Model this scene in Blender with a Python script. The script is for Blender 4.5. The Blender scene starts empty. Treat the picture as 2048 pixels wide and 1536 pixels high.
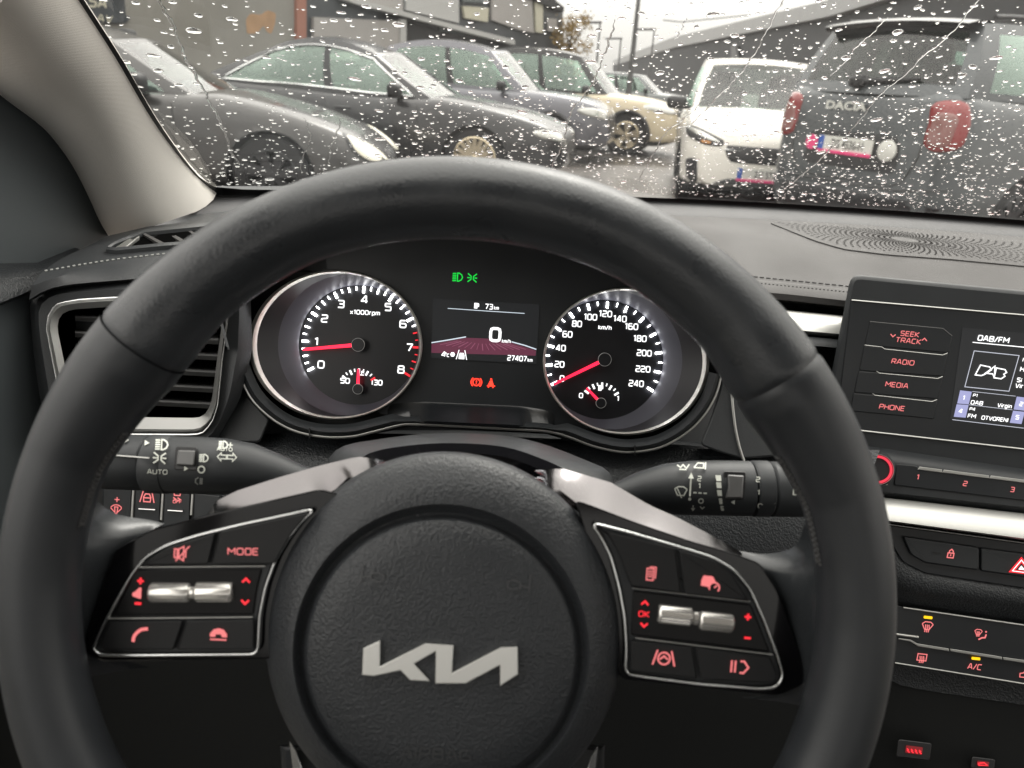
import bpy, bmesh, math, random
import numpy as np
from mathutils import Vector, Matrix
random.seed(7)
SC = bpy.context.scene
COL = SC.collection
PI = math.pi
R = math.radians

# ------------------------------------------------------------------ camera model
FPX = 1500.0
CAM = Vector((0, 0, 1.20))
PITCH, ROLL = R(22.1), R(3.5)
FWD = Vector((0, math.cos(PITCH), -math.sin(PITCH)))
UP0 = Vector((0, math.sin(PITCH), math.cos(PITCH)))
X0 = Vector((1, 0, 0))
RGT = X0 * math.cos(ROLL) + UP0 * math.sin(ROLL)
UPV = UP0 * math.cos(ROLL) - X0 * math.sin(ROLL)

def ray(px, py):
    return FWD + RGT * ((px - 1024) / FPX) - UPV * ((py - 768) / FPX)
def PD(px, py, d): return CAM + ray(px, py) * d
def PX(px, py, x):
    r = ray(px, py); return CAM + r * (x / r.x)
def PZ(px, py, z):            # z measured from the eye
    r = ray(px, py); return CAM + r * (z / r.z)
def PY(px, py, y):
    r = ray(px, py); return CAM + r * (y / r.y)
def PG(px, py):               # on the ground
    return PZ(px, py, -CAM.z)

class Flat:                   # plane square to the view axis at depth d
    def __init__(s, d): s.d = d
    def hit(s, px, py, h=0.0): return PD(px, py, s.d - h)
class Slope:                  # any plane through a point, n towards the driver
    def __init__(s, o, n):
        s.o = Vector(o); s.n = Vector(n).normalized()
    def hit(s, px, py, h=0.0):
        r = ray(px, py)
        t = (s.o + s.n * h - CAM).dot(s.n) / r.dot(s.n)
        return CAM + r * t
class Barrel:                 # round lever: axis from pixel p0 to p1, pixel radius at each end
    def __init__(s, p0, p1, r, d):
        s.p0 = p0; s.dx = p1[0]-p0[0]; s.dy = p1[1]-p0[1]; L = math.hypot(s.dx, s.dy)
        s.nx, s.ny = -s.dy/L, s.dx/L; s.r = r; s.d = d
    def hit(s, px, py, h=0.0):
        v = (px-s.p0[0])*s.nx + (py-s.p0[1])*s.ny
        k = math.sqrt(max(s.r*s.r - v*v, 0.02*s.r*s.r)) * s.d / FPX
        return PD(px, py, s.d - k - h)

class OnMesh:                 # whatever a built surface shows along the sight line
    def __init__(s, mb):
        from mathutils.bvhtree import BVHTree
        s.t = BVHTree.FromPolygons([Vector(v) for v in mb.v], mb.f)
    def hit(s, px, py, h=0.0):
        r = ray(px, py).normalized(); p, n, i, d = s.t.ray_cast(CAM, r)
        if p is None:
            p, n, i, d = s.t.find_nearest(CAM+r*.75)
        if n.dot(r) > 0: n = -n
        return p+n*h
# ------------------------------------------------------------------ polygon helpers
def spl(pts, per=6, closed=False):
    n = len(pts); out = []
    rng = range(n) if closed else range(n-1)
    for i in rng:
        if closed: p = [pts[(i+k) % n] for k in (-1, 0, 1, 2)]
        else: p = [pts[max(i-1, 0)], pts[i], pts[i+1], pts[min(i+2, n-1)]]
        for k in range(per):
            t = k/per; t2 = t*t; t3 = t2*t
            out.append(tuple(0.5*((2*p[1][a]) + (-p[0][a]+p[2][a])*t + (2*p[0][a]-5*p[1][a]+4*p[2][a]-p[3][a])*t2
                       + (-p[0][a]+3*p[1][a]-3*p[2][a]+p[3][a])*t3) for a in range(len(pts[0]))))
    if not closed: out.append(tuple(pts[-1]))
    return out
def resample(pts, n, closed=False):
    P = [np.array(p, float) for p in pts]
    if closed: P = P + [P[0]]
    d = [0]
    for a, b in zip(P, P[1:]): d.append(d[-1] + np.linalg.norm(b-a))
    out = []
    m = n if closed else n-1
    for i in range(n):
        t = d[-1]*i/m
        j = min(max(np.searchsorted(d, t, side='right')-1, 0), len(P)-2)
        k = 0 if d[j+1] == d[j] else (t-d[j])/(d[j+1]-d[j])
        out.append(tuple(P[j]*(1-k)+P[j+1]*k))
    return out
def area2(p): return 0.5*sum(p[i][0]*p[(i+1) % len(p)][1]-p[(i+1) % len(p)][0]*p[i][1] for i in range(len(p)))
def inset(poly, d):
    n = len(poly); s = 1 if area2(poly) > 0 else -1; out = []
    for i in range(n):
        a, b, c = poly[i-1], poly[i], poly[(i+1) % n]
        def nrm(p, q):
            dx, dy = q[0]-p[0], q[1]-p[1]; L = math.hypot(dx, dy) or 1
            return (-dy/L*s, dx/L*s)
        n1, n2 = nrm(a, b), nrm(b, c)
        mx, my = n1[0]+n2[0], n1[1]+n2[1]; L2 = mx*mx+my*my
        k = 2/max(L2, 0.6)
        out.append((b[0]+mx*k*d, b[1]+my*k*d))
    return out
def ellipse(cx, cy, a, b, n=48, rot=0.0, t0=0, t1=2*PI):
    out = []
    full = abs(t1-t0-2*PI) < 1e-6
    m = n if full else n-1
    for i in range(n):
        t = t0+(t1-t0)*i/m; x = a*math.cos(t); y = b*math.sin(t)
        out.append((cx+x*math.cos(rot)-y*math.sin(rot), cy+x*math.sin(rot)+y*math.cos(rot)))
    return out
def rrect(cx, cy, w, h, r, ang=0.0, lean=0.0, n=4):
    pts = []
    for (sx, sy, a0) in ((1, 1, 0), (-1, 1, 90), (-1, -1, 180), (1, -1, 270)):
        for k in range(n+1):
            a = R(a0+90*k/n)
            pts.append((sx*(w/2-r)+r*math.cos(a), sy*(h/2-r)+r*math.sin(a)))
    ca, sa = math.cos(R(ang)), math.sin(R(ang))
    out = []
    for x, y in pts:
        x = x - y*lean
        out.append((cx+x*ca-y*sa, cy+x*sa+y*ca))
    return out
def smooth_poly(pts, rad=6, n=4):
    """round the corners of a pixel polygon"""
    out = []; m = len(pts)
    for i in range(m):
        a, b, c = np.array(pts[i-1], float), np.array(pts[i], float), np.array(pts[(i+1) % m], float)
        la, lc = np.linalg.norm(a-b), np.linalg.norm(c-b)
        r = min(rad, la*0.45, lc*0.45)
        p, q = b+(a-b)/la*r, b+(c-b)/lc*r
        for k in range(n+1):
            t = k/n; out.append(tuple((1-t)**2*p+2*t*(1-t)*b+t*t*q))
    return out

# ------------------------------------------------------------------ mesh builder
class MB:
    def __init__(s): s.v = []; s.f = []; s.m = []; s.cm = 0
    def add(s, vs, fs):
        o = len(s.v); s.v.extend([tuple(v) for v in vs])
        for f in fs: s.f.append(tuple(o+i for i in f)); s.m.append(s.cm)
    def loft(s, rows, cu=False, cv=False, cap=False):
        n = len(rows[0]); m = len(rows); vs = [p for r in rows for p in r]; fs = []
        for i in range(m if cv else m-1):
            for j in range(n if cu else n-1):
                a, b = i*n+j, i*n+(j+1) % n
                i2 = (i+1) % m
                fs.append((a, b, i2*n+(j+1) % n, i2*n+j))
        if cap:
            fs.append(tuple(range(n-1, -1, -1))); fs.append(tuple((m-1)*n+j for j in range(n)))
        s.add(vs, fs)
    def box(s, o, ax, ay, az):
        o = Vector(o); ax, ay, az = Vector(ax), Vector(ay), Vector(az)
        vs = [o+ax*i+ay*j+az*k for k in (-.5, .5) for j in (-.5, .5) for i in (-.5, .5)]
        s.add(vs, [(0, 2, 3, 1), (4, 5, 7, 6), (0, 1, 5, 4), (2, 6, 7, 3), (0, 4, 6, 2), (1, 3, 7, 5)])
    def cbox(s, x0, x1, y0, y1, z0, z1):
        s.box(((x0+x1)/2, (y0+y1)/2, (z0+z1)/2), (x1-x0, 0, 0), (0, y1-y0, 0), (0, 0, z1-z0))
    def rbox(s, c, sx, sy, sz, r, M=None, seg=3):
        b = bmesh.new(); bmesh.ops.create_cube(b, size=1)
        bmesh.ops.scale(b, vec=(sx, sy, sz), verts=b.verts)
        bmesh.ops.bevel(b, geom=list(b.edges), offset=r, segments=seg, affect='EDGES', profile=0.5)
        b.verts.index_update()
        M = M or Matrix()
        s.add([M @ v.co + Vector(c) for v in b.verts], [[v.index for v in f.verts] for f in b.faces]); b.free()
    def tube(s, pts, rad, n=8, closed=False, squash=1.0, up=None):
        pts = [Vector(p) for p in pts]; m = len(pts)
        if not hasattr(rad, '__len__'): rad = [rad]*m
        rows = []; nx = None
        for i in range(m):
            if closed: t = pts[(i+1) % m]-pts[i-1]
            else: t = pts[min(i+1, m-1)]-pts[max(i-1, 0)]
            t.normalize()
            if up is not None: nx = t.cross(Vector(up))
            elif nx is None:
                nx = t.cross(Vector((0, 0, 1)))
                if nx.length < .1: nx = t.cross(Vector((1, 0, 0)))
            nx = nx - t*nx.dot(t); nx.normalize(); ny = t.cross(nx)
            rows.append([pts[i]+(nx*math.cos(2*PI*k/n)+ny*math.sin(2*PI*k/n)*squash)*rad[i] for k in range(n)])
        s.loft(rows, cu=True, cv=closed, cap=not closed)
    def lathe(s, c, axis, xd, prof, n=32, closed=False):
        c = Vector(c); a = Vector(axis).normalized(); x = Vector(xd); x = (x-a*x.dot(a)).normalized(); y = a.cross(x)
        rows = [[c+a*h+(x*math.cos(2*PI*k/n)+y*math.sin(2*PI*k/n))*max(r, 1e-5) for k in range(n)] for r, h in prof]
        s.loft(rows, cu=True, cv=closed)
    # -- pixel-space shapes laid on a surface
    def face(s, poly, surf, h=0.0):
        s.add([surf.hit(x, y, h) for x, y in poly], [tuple(range(len(poly)))])
    def prism(s, poly, surf, h0, h1, bev=0.0, back=True):
        n = len(poly)
        rows = [[surf.hit(x, y, h0) for x, y in poly]]
        if bev:
            px = surf.hit(*poly[0], h1); dep = (px-CAM).dot(FWD)/FPX
            rows.append([surf.hit(x, y, h1-bev*dep) for x, y in poly])
            i1 = inset(poly, bev*.35); i2 = inset(poly, bev)
            rows.append([surf.hit(x, y, h1-bev*dep*.3) for x, y in i1])
            rows.append([surf.hit(x, y, h1) for x, y in i2])
        else: rows.append([surf.hit(x, y, h1) for x, y in poly])
        vs = [p for r in rows for p in r]; fs = []
        for i in range(len(rows)-1):
            for j in range(n): fs.append((i*n+j, i*n+(j+1) % n, (i+1)*n+(j+1) % n, (i+1)*n+j))
        vs += rows[-1]; fs.append(tuple(len(rows)*n+j for j in range(n)))   # flat top keeps its own normal
        if back: fs.append(tuple(range(n-1, -1, -1)))
        s.add(vs, fs)
    def ring(s, outer, inner, surf, h0, h1, hin=None, bev=0):
        """frame between two outlines of equal length, with outer wall and inner wall"""
        hin = h1 if hin is None else hin
        rows = [[surf.hit(x, y, h0) for x, y in outer], [surf.hit(x, y, h1) for x, y in outer],
                [surf.hit(x, y, hin) for x, y in inner], [surf.hit(x, y, h0) for x, y in inner]]
        if bev:
            mid = [((a[0]+b[0])/2, (a[1]+b[1])/2) for a, b in zip(outer, inner)]
            rows.insert(2, [surf.hit(x, y, max(h1, hin)+bev) for x, y in mid])
        s.loft(rows, cu=True)
    def bead(s, path, wpx, surf, h=0.0, closed=False, n=8, squash=.7):
        P = [surf.hit(x, y, h) for x, y in path]
        s.tube(P, [wpx/2*(p-CAM).dot(FWD)/FPX for p in P], n=n, closed=closed, squash=squash)
    def stroke(s, path, w, surf, h=0.0005, closed=False):
        P = [np.array(p, float) for p in path]
        if closed and np.linalg.norm(P[0]-P[-1]) < 1e-6: P = P[:-1]
        n = len(P)
        if n < 2: return
        L, Rr = [], []
        for i in range(n):
            def dirn(a, b):
                v = b-a; l = np.linalg.norm(v); return v/(l or 1)
            d1 = dirn(P[i-1], P[i]) if (i > 0 or closed) else None
            d2 = dirn(P[i], P[(i+1) % n]) if (i < n-1 or closed) else None
            if d1 is None: d1 = d2
            if d2 is None: d2 = d1
            n1 = np.array((-d1[1], d1[0])); n2 = np.array((-d2[1], d2[0])); m = n1+n2
            q = m.dot(m)
            m = m/max(q, .7)*2 if q > 1e-6 else n1
            L.append(P[i]+m*w/2); Rr.append(P[i]-m*w/2)
        vs = [surf.hit(*p, h) for p in L]+[surf.hit(*p, h) for p in Rr]
        fs = [(i, (i+1) % n, n+(i+1) % n, n+i) for i in range(n if closed else n-1)]
        s.add(vs, fs)
    def icon(s, polys, cx, cy, sc, surf, w=2.5, ang=3.5, lean=0.0, h=.0005):
        """polys: list of ('l'|'c'|'f', points) in unit coordinates, y down"""
        ca, sa = math.cos(R(ang)), math.sin(R(ang))
        for kind, pts in polys:
            q = []
            for x, y in pts:
                x = x - y*lean; q.append((cx+sc*(x*ca-y*sa), cy+sc*(x*sa+y*ca)))
            if kind == 'l': s.stroke(q, w, surf, h)
            elif kind == 'c': s.stroke(q, w, surf, h, closed=True)
            else: s.face(q, surf, h)
    def text(s, t, cx, cy, cap, surf, ang=3.5, lean=0.0, sx=1.0, h=.0005, align='c', bold=0.0, va='m'):
        """squared technical lettering, each letter drawn as ribbons"""
        x = 0; items = []
        for ch in t:
            if ch == ' ': x += .6; continue
            w, paths = FONT[ch]; items.append((x, w, paths)); x += w+.24
        tot = x-.24; x0 = {'c': -tot/2, 'l': 0, 'r': -tot}[align]
        ca, sa = math.cos(R(ang)), math.sin(R(ang)); wd = cap*(.135+bold*1.5); k = 0
        for gx, w, paths in items:
            for cl, pts in paths:
                q = []
                for u, v in pts:
                    X = (x0+gx+u*w)*cap*sx; Y = -(v-.5)*cap*(1-wd/cap)
                    X = X - Y*lean; q.append((cx+X*ca-Y*sa, cy+X*sa+Y*ca))
                s.stroke(q, wd, surf, h+(k % 3)*1.5e-5, closed=cl); k += 1

def rc(*pts, cl=False, r=.16):
    """path with softened corners"""
    P = [np.array(p, float) for p in pts]; out = []; n = len(P)
    for i in range(n):
        if not cl and i in (0, n-1): out.append(tuple(P[i])); continue
        a, b, c = P[i-1], P[i], P[(i+1) % n]; la, lc = np.linalg.norm(a-b), np.linalg.norm(c-b); q = min(r, la*.45, lc*.45)
        p0, p1 = b+(a-b)/la*q, b+(c-b)/lc*q
        out += [tuple(p0), tuple(.25*p0+.5*b+.25*p1), tuple(p1)]
    return (cl, out)
FONT = {
 '0': (.62, [rc((0, 0), (0, 1), (1, 1), (1, 0), cl=True, r=.28)]), '1': (.32, [rc((0, .86), (.75, 1), (.75, 0), r=.03)]),
 '2': (.60, [rc((0, 1), (1, 1), (1, .54), (0, .46), (0, 0), (1, 0))]), '3': (.60, [rc((0, 1), (1, 1), (1, .52), (.25, .52)), rc((.8, .52), (1, .5), (1, 0), (0, 0))]),
 '4': (.64, [rc((.78, 0), (.78, 1), (.6, 1), (0, .26), (1, .26), r=.05)]), '5': (.60, [rc((1, 1), (.03, 1), (.03, .56), (1, .56), (1, 0), (0, 0), r=.14)]),
 '6': (.62, [rc((.9, 1), (0, 1), (0, 0), (1, 0), (1, .56), (.06, .56), r=.22)]), '7': (.58, [rc((0, 1), (1, 1), (.38, 0), r=.05)]),
 '8': (.62, [rc((.04, .53), (.04, 1), (.96, 1), (.96, .53), cl=True, r=.18), rc((0, 0), (0, .53), (1, .53), (1, 0), cl=True, r=.2)]), '9': (.62, [rc((.1, 0), (1, 0), (1, 1), (0, 1), (0, .44), (.94, .44), r=.22)]),
 'A': (.70, [rc((0, 0), (.40, 1), (.60, 1), (1, 0), r=.06), rc((.17, .32), (.83, .32))]), 'B': (.64, [rc((0, .52), (0, 1), (.95, 1), (.95, .54), (.1, .52)), rc((0, .52), (1, .52), (1, 0), (0, 0), (0, .52))]),
 'C': (.62, [rc((1, 1), (0, 1), (0, 0), (1, 0), r=.25)]), 'D': (.66, [rc((0, 0), (0, 1), (1, 1), (1, 0), cl=True, r=.24)]),
 'E': (.56, [rc((1, 1), (0, 1), (0, 0), (1, 0), r=.03), rc((0, .52), (.9, .52))]), 'F': (.54, [rc((0, 0), (0, 1), (1, 1), r=.03), rc((0, .5), (.88, .5))]),
 'G': (.66, [rc((1, 1), (0, 1), (0, 0), (1, 0), (1, .48), (.55, .48), r=.2)]), 'H': (.66, [rc((0, 0), (0, 1)), rc((1, 0), (1, 1)), rc((0, .52), (1, .52))]),
 'I': (.06, [rc((.5, 0), (.5, 1))]), 'K': (.62, [rc((0, 0), (0, 1)), rc((.95, 1), (.1, .5), (1, 0), r=.02)]), 'M': (.80, [rc((0, 0), (0, 1), (.5, .40), (1, 1), (1, 0), r=.03)]),
 'N': (.68, [rc((0, 0), (0, 1), (1, 0), (1, 1), r=.03)]), 'O': (.70, [rc((0, 0), (0, 1), (1, 1), (1, 0), cl=True, r=.28)]), 'P': (.60, [rc((0, 0), (0, 1), (1, 1), (1, .45), (.08, .45), r=.2)]),
 'R': (.64, [rc((0, 0), (0, 1), (1, 1), (1, .46), (.08, .46), r=.2), rc((.5, .46), (1, 0))]), 'S': (.60, [rc((1, 1), (0, 1), (0, .52), (1, .50), (1, 0), (0, 0), r=.2)]),
 'T': (.62, [rc((0, 1), (1, 1)), rc((.5, 1), (.5, 0))]), 'U': (.66, [rc((0, 1), (0, 0), (1, 0), (1, 1), r=.24)]), 'V': (.68, [rc((0, 1), (.44, 0), (.56, 0), (1, 1), r=.04)]),
 'X': (.64, [rc((0, 0), (1, 1)), rc((0, 1), (1, 0))]), 'Z': (.60, [rc((0, 1), (1, 1), (0, 0), (1, 0), r=.03)]), '/': (.40, [rc((0, -.05), (1, 1.05))]),
 'k': (.44, [rc((0, 0), (0, 1)), rc((.95, .72), (.15, .38), (1, 0), r=.02)]), 'm': (.74, [rc((0, 0), (0, .72), (1, .72), (1, 0), r=.14), rc((.5, .72), (.5, 0))]), 'h': (.48, [rc((0, 0), (0, 1)), rc((.06, .70), (1, .70), (1, 0), r=.2)]),
 'r': (.32, [rc((0, 0), (0, .72), (1, .72), r=.2)]), 'p': (.48, [rc((0, -.3), (0, .72), (1, .72), (1, 0), (.1, 0), r=.2)]), 'x': (.46, [rc((0, 0), (1, .72)), rc((0, .72), (1, 0))]),
 'i': (.06, [rc((.5, 0), (.5, .70)), rc((.5, .88), (.5, 1.02))]), 'n': (.48, [rc((0, 0), (0, .72), (1, .72), (1, 0), r=.2)]), 'g': (.50, [rc((.95, 0), (0, 0), (0, .72), (1, .72), (1, -.32), (.1, -.32), r=.18)]), 'c': (.44, [rc((1, .72), (0, .72), (0, 0), (1, 0), r=.2)]), '\u00b0': (.2, [rc((0, .7), (0, 1), (1, 1), (1, .7), cl=True, r=.2)]),
}

_GL = {}
def glyphs(t, bold=0.0):
    k = (t, bold)
    if k in _GL: return _GL[k]
    cu = bpy.data.curves.new('glyph', 'FONT'); cu.body = t; cu.size = 1.0; cu.offset = bold; cu.resolution_u = 3
    ob = bpy.data.objects.new('glyph', cu); COL.objects.link(ob)
    dg = bpy.context.evaluated_depsgraph_get(); dg.update()
    ev = ob.evaluated_get(dg); me = ev.to_mesh()
    vs = [(v.co.x/0.729, v.co.y/0.729) for v in me.vertices]
    fs = [tuple(p.vertices) for p in me.polygons]
    ev.to_mesh_clear(); bpy.data.objects.remove(ob); bpy.data.curves.remove(cu)
    xs = [v[0] for v in vs] or [0]
    _GL[k] = (vs, fs, min(xs), max(xs)); return _GL[k]

def obj(name, mb, mats, parent=None, smooth=35, origin=None, recalc=True):
    if not isinstance(mats, (list, tuple)): mats = [mats]
    base = Vector(parent['_base']) if parent is not None else (Vector(origin) if origin is not None else None)
    V = np.array(mb.v, dtype=np.float64).reshape(-1, 3)
    if base is None:
        c = (V.min(0)+V.max(0))/2; base = Vector((c[0], c[1], V[:, 2].min()))
    V = V-np.array(base)
    me = bpy.data.meshes.new(name); me.from_pydata(V.tolist(), [], mb.f)
    for m in mats: me.materials.append(m)
    if len(mats) > 1: me.polygons.foreach_set('material_index', mb.m)
    if recalc:
        b = bmesh.new(); b.from_mesh(me); bmesh.ops.recalc_face_normals(b, faces=b.faces); b.to_mesh(me); b.free()
    if smooth:
        me.polygons.foreach_set('use_smooth', [True]*len(me.polygons))
        me.set_sharp_from_angle(angle=R(smooth))
    me.update()
    o = bpy.data.objects.new(name, me); COL.objects.link(o)
    if parent is None: o.location = base
    else: o.parent = parent
    o['_base'] = list(base)
    return o
def thing(name, label, cat, loc, group=None):
    o = bpy.data.objects.new(name, None); COL.objects.link(o); o.empty_display_size = .05
    o.location = loc; o['label'] = label; o['category'] = cat; o['_base'] = list(loc)
    if group: o['group'] = group
    return o
def tag(o, label, cat, group=None):
    o['label'] = label; o['category'] = cat
    if group: o['group'] = group
    return o
def struct(o, kind='structure'):
    o['kind'] = kind; return o

# ------------------------------------------------------------------ materials
def mat(name, col, rough=.5, metal=0.0, spec=.5, coat=0.0, bump=None, var=None, trans=0.0, sheen=0.0):
    m = bpy.data.materials.new(name); m.use_nodes = True; nt = m.node_tree; b = nt.nodes['Principled BSDF']
    b.inputs['Base Color'].default_value = (*col, 1); b.inputs['Roughness'].default_value = rough
    b.inputs['Metallic'].default_value = metal; b.inputs['Specular IOR Level'].default_value = spec
    b.inputs['Coat Weight'].default_value = coat; b.inputs['Coat Roughness'].default_value = .05
    tc = nt.nodes.new('ShaderNodeTexCoord')
    if var:                                     # (scale, amount, rough amount): uneven colour and gloss
        nz = nt.nodes.new('ShaderNodeTexNoise'); nz.inputs['Scale'].default_value = var[0]; nz.inputs['Detail'].default_value = 6
        nt.links.new(tc.outputs['Object'], nz.inputs['Vector'])
        mx = nt.nodes.new('ShaderNodeMix'); mx.data_type = 'RGBA'
        mx.inputs['A'].default_value = (*[c*(1-var[1]) for c in col], 1); mx.inputs['B'].default_value = (*[min(1, c*(1+var[1])) for c in col], 1)
        nt.links.new(nz.outputs['Fac'], mx.inputs['Factor']); nt.links.new(mx.outputs['Result'], b.inputs['Base Color'])
        if len(var) > 2:
            mr = nt.nodes.new('ShaderNodeMapRange'); mr.inputs['From Min'].default_value = .3; mr.inputs['From Max'].default_value = .7
            mr.inputs['To Min'].default_value = max(.02, rough-var[2]); mr.inputs['To Max'].default_value = min(1, rough+var[2])
            nt.links.new(nz.outputs['Fac'], mr.inputs['Value']); nt.links.new(mr.outputs['Result'], b.inputs['Roughness'])
    if bump:                                    # (kind, scale, strength, distance)
        kind, sc, st, di = bump
        bp = nt.nodes.new('ShaderNodeBump'); bp.inputs['Strength'].default_value = st; bp.inputs['Distance'].default_value = di
        if kind == 'leather':
            t = nt.nodes.new('ShaderNodeTexVoronoi'); t.feature = 'SMOOTH_F1'; t.inputs['Scale'].default_value = sc
            t.inputs['Smoothness'].default_value = .35
            n2 = nt.nodes.new('ShaderNodeTexNoise'); n2.inputs['Scale'].default_value = sc*.6; n2.inputs['Detail'].default_value = 2
            nt.links.new(tc.outputs['Object'], n2.inputs['Vector'])
            ad = nt.nodes.new('ShaderNodeMix'); ad.data_type = 'RGBA'; ad.blend_type = 'LINEAR_LIGHT'; ad.inputs['Factor'].default_value = .0025
            nt.links.new(tc.outputs['Object'], ad.inputs['A']); nt.links.new(n2.outputs['Color'], ad.inputs['B'])
            nt.links.new(ad.outputs['Result'], t.inputs['Vector'])
            nt.links.new(t.outputs['Distance'], bp.inputs['Height'])
        elif kind == 'weave':
            w1 = nt.nodes.new('ShaderNodeTexWave'); w2 = nt.nodes.new('ShaderNodeTexWave')
            w1.inputs['Scale'].default_value = sc; w2.inputs['Scale'].default_value = sc
            w1.bands_direction = 'Z'; w2.bands_direction = 'Y'
            ad = nt.nodes.new('ShaderNodeMath'); ad.operation = 'ADD'
            nt.links.new(tc.outputs['Object'], w1.inputs['Vector']); nt.links.new(tc.outputs['Object'], w2.inputs['Vector'])
            nt.links.new(w1.outputs['Fac'], ad.inputs[0]); nt.links.new(w2.outputs['Fac'], ad.inputs[1])
            nt.links.new(ad.outputs[0], bp.inputs['Height'])
        else:
            t = nt.nodes.new('ShaderNodeTexNoise'); t.inputs['Scale'].default_value = sc; t.inputs['Detail'].default_value = 5
            nt.links.new(tc.outputs['Object'], t.inputs['Vector']); nt.links.new(t.outputs['Fac'], bp.inputs['Height'])
        nt.links.new(bp.outputs['Normal'], b.inputs['Normal'])
    return m
def emit(name, col, st=1.0, base=(.02, .02, .02), rough=.4):
    m = mat(name, base, rough); b = m.node_tree.nodes['Principled BSDF']
    b.inputs['Emission Color'].default_value = (*col, 1); b.inputs['Emission Strength'].default_value = st
    return m
def water(name):
    m = bpy.data.materials.new(name); m.use_nodes = True; nt = m.node_tree; nt.nodes.clear()
    o = nt.nodes.new('ShaderNodeOutputMaterial'); g = nt.nodes.new('ShaderNodeBsdfGlass')
    g.inputs['IOR'].default_value = 1.33; g.inputs['Roughness'].default_value = 0
    nt.links.new(g.outputs[0], o.inputs[0]); return m
def glass(name, tint=(1, 1, 1), gain=1.0, rough=0.0, ior=1.45, refl=(1, 1, 1)):
    m = bpy.data.materials.new(name); m.use_nodes = True; nt = m.node_tree; nt.nodes.clear()
    o = nt.nodes.new('ShaderNodeOutputMaterial'); t = nt.nodes.new('ShaderNodeBsdfTransparent'); g = nt.nodes.new('ShaderNodeBsdfGlossy')
    t.inputs[0].default_value = (*tint, 1); g.inputs['Roughness'].default_value = rough; g.inputs['Color'].default_value = (*refl, 1)
    f = nt.nodes.new('ShaderNodeFresnel'); f.inputs['IOR'].default_value = ior
    k = nt.nodes.new('ShaderNodeMath'); k.operation = 'MULTIPLY'; k.inputs[1].default_value = gain; k.use_clamp = True
    nt.links.new(f.outputs[0], k.inputs[0])
    x = nt.nodes.new('ShaderNodeMixShader'); nt.links.new(k.outputs[0], x.inputs[0])
    nt.links.new(t.outputs[0], x.inputs[1]); nt.links.new(g.outputs[0], x.inputs[2]); nt.links.new(x.outputs[0], o.inputs[0])
    return m

M = dict(
    rim=mat('rim_leather', (.029, .032, .036), .33, spec=.6, bump=('leather', 750, .22, .0005), var=(45, .18, .10)),
    grip=mat('grip_leather', (.025, .0275, .031), .40, bump=('leather', 900, .12, .0004), var=(60, .15, .06)),
    stitch=mat('stitch_thread', (.05, .05, .05), .6),
    hub=mat('grained_plastic', (.032, .035, .039), .38, bump=('leather', 700, .38, .0009), var=(40, .12, .05)),
    dark=mat('dark_plastic', (.020, .0225, .025), .5, bump=('noise', 1200, .1, .0004), var=(30, .12, .05)),
    leather=mat('grained_dash', (.028, .031, .034), .42, bump=('leather', 520, .5, .0012), var=(30, .12, .05)),
    black=mat('black_plastic', (.008, .008, .009), .45),
    hole=mat('grille_hole', (.022, .021, .021), .9, spec=0.0), ventm=mat('vent_silver', (.34, .34, .33), .42, metal=.8), cavity=mat('vent_cavity', (.004, .004, .004), .9, spec=0.0), key=mat('key_plastic', (.013, .0135, .0145), .5, spec=.35), recess=mat('roller_recess', (.005, .005, .0055), .3, spec=.2), foot=mat('footwell_plastic', (.018, .019, .019), .7, spec=.2),
    gloss=mat('piano_black', (.005, .005, .006), .08, spec=.28),
    spoke=mat('spoke_sky_reflection', (.165, .157, .159), .16, metal=1.0),  # pale metal standing in for sky reflected in gloss black
    chrome=mat('satin_chrome', (.72, .73, .73), .22, metal=1.0),
    silver=mat('silver_paint', (.50, .50, .48), .38, metal=.85, bump=('noise', 2500, .05, .0002)),
    pad=mat('dash_pad', (.062, .059, .0585), .58, spec=.35, bump=('leather', 700, .22, .0006), var=(14, .06, .05)),
    shelf=mat('dash_shelf', (.062, .062, .065), .55, spec=.4, bump=('noise', 1500, .12, .0004)),
    face=mat('dash_face', (.044, .047, .050), .45, bump=('leather', 700, .2, .0005), var=(30, .1, .05)),
    pillar=mat('pillar_fabric', (.84, .805, .75), .75, spec=.25, bump=('weave', 330, .30, .0005), var=(25, .04)),
    roller=mat('bright_roller', (.90, .88, .84), .26, metal=.75),
    ringm=mat('gauge_chrome', (.80, .78, .72), .42, metal=.7),
    emblem=mat('emblem_silver', (.80, .80, .77), .36, metal=.55), arm=mat('arm_leather', (.028, .031, .034), .26, spec=.7, bump=('leather', 900, .12, .0004)), mirror=mat('mirror_cover', (.11, .125, .132), .5, bump=('noise', 900, .1, .0004)), slat=mat('vent_slat', (.10, .10, .10), .38),
    frit=mat('black_frit', (.004, .004, .005), .35),
    white=emit('lit_white', (1, 1, 1), 1.25), whitedim=emit('lit_white_dim', (.85, .88, 1), .55),
    tick=emit('tick_white', (1, 1, 1), 13), red=emit('lit_red', (1, .02, .035), 1.0), pink=emit('lit_red_legend', (1, .23, .23), .74), redhot=emit('lit_red_lamp', (1, .03, .014), 2.4),
    green=emit('lit_green', (.0, .75, .06), .75), amber=emit('lit_amber', (1, .55, .0), 1.1),
    paint=mat('printed_white', (.62, .64, .58), .5), paintdim=mat('printed_grey', (.32, .33, .31), .5),
    emboss=mat('embossed_plastic', (.055, .057, .06), .35),
    water=water('rain_water'),
)
CLOUD_LO, CLOUD_HI, SKY_ST, EXPOSURE, FST_MM = .66, 2.7, 1.0, 0.42, 2.4
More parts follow.
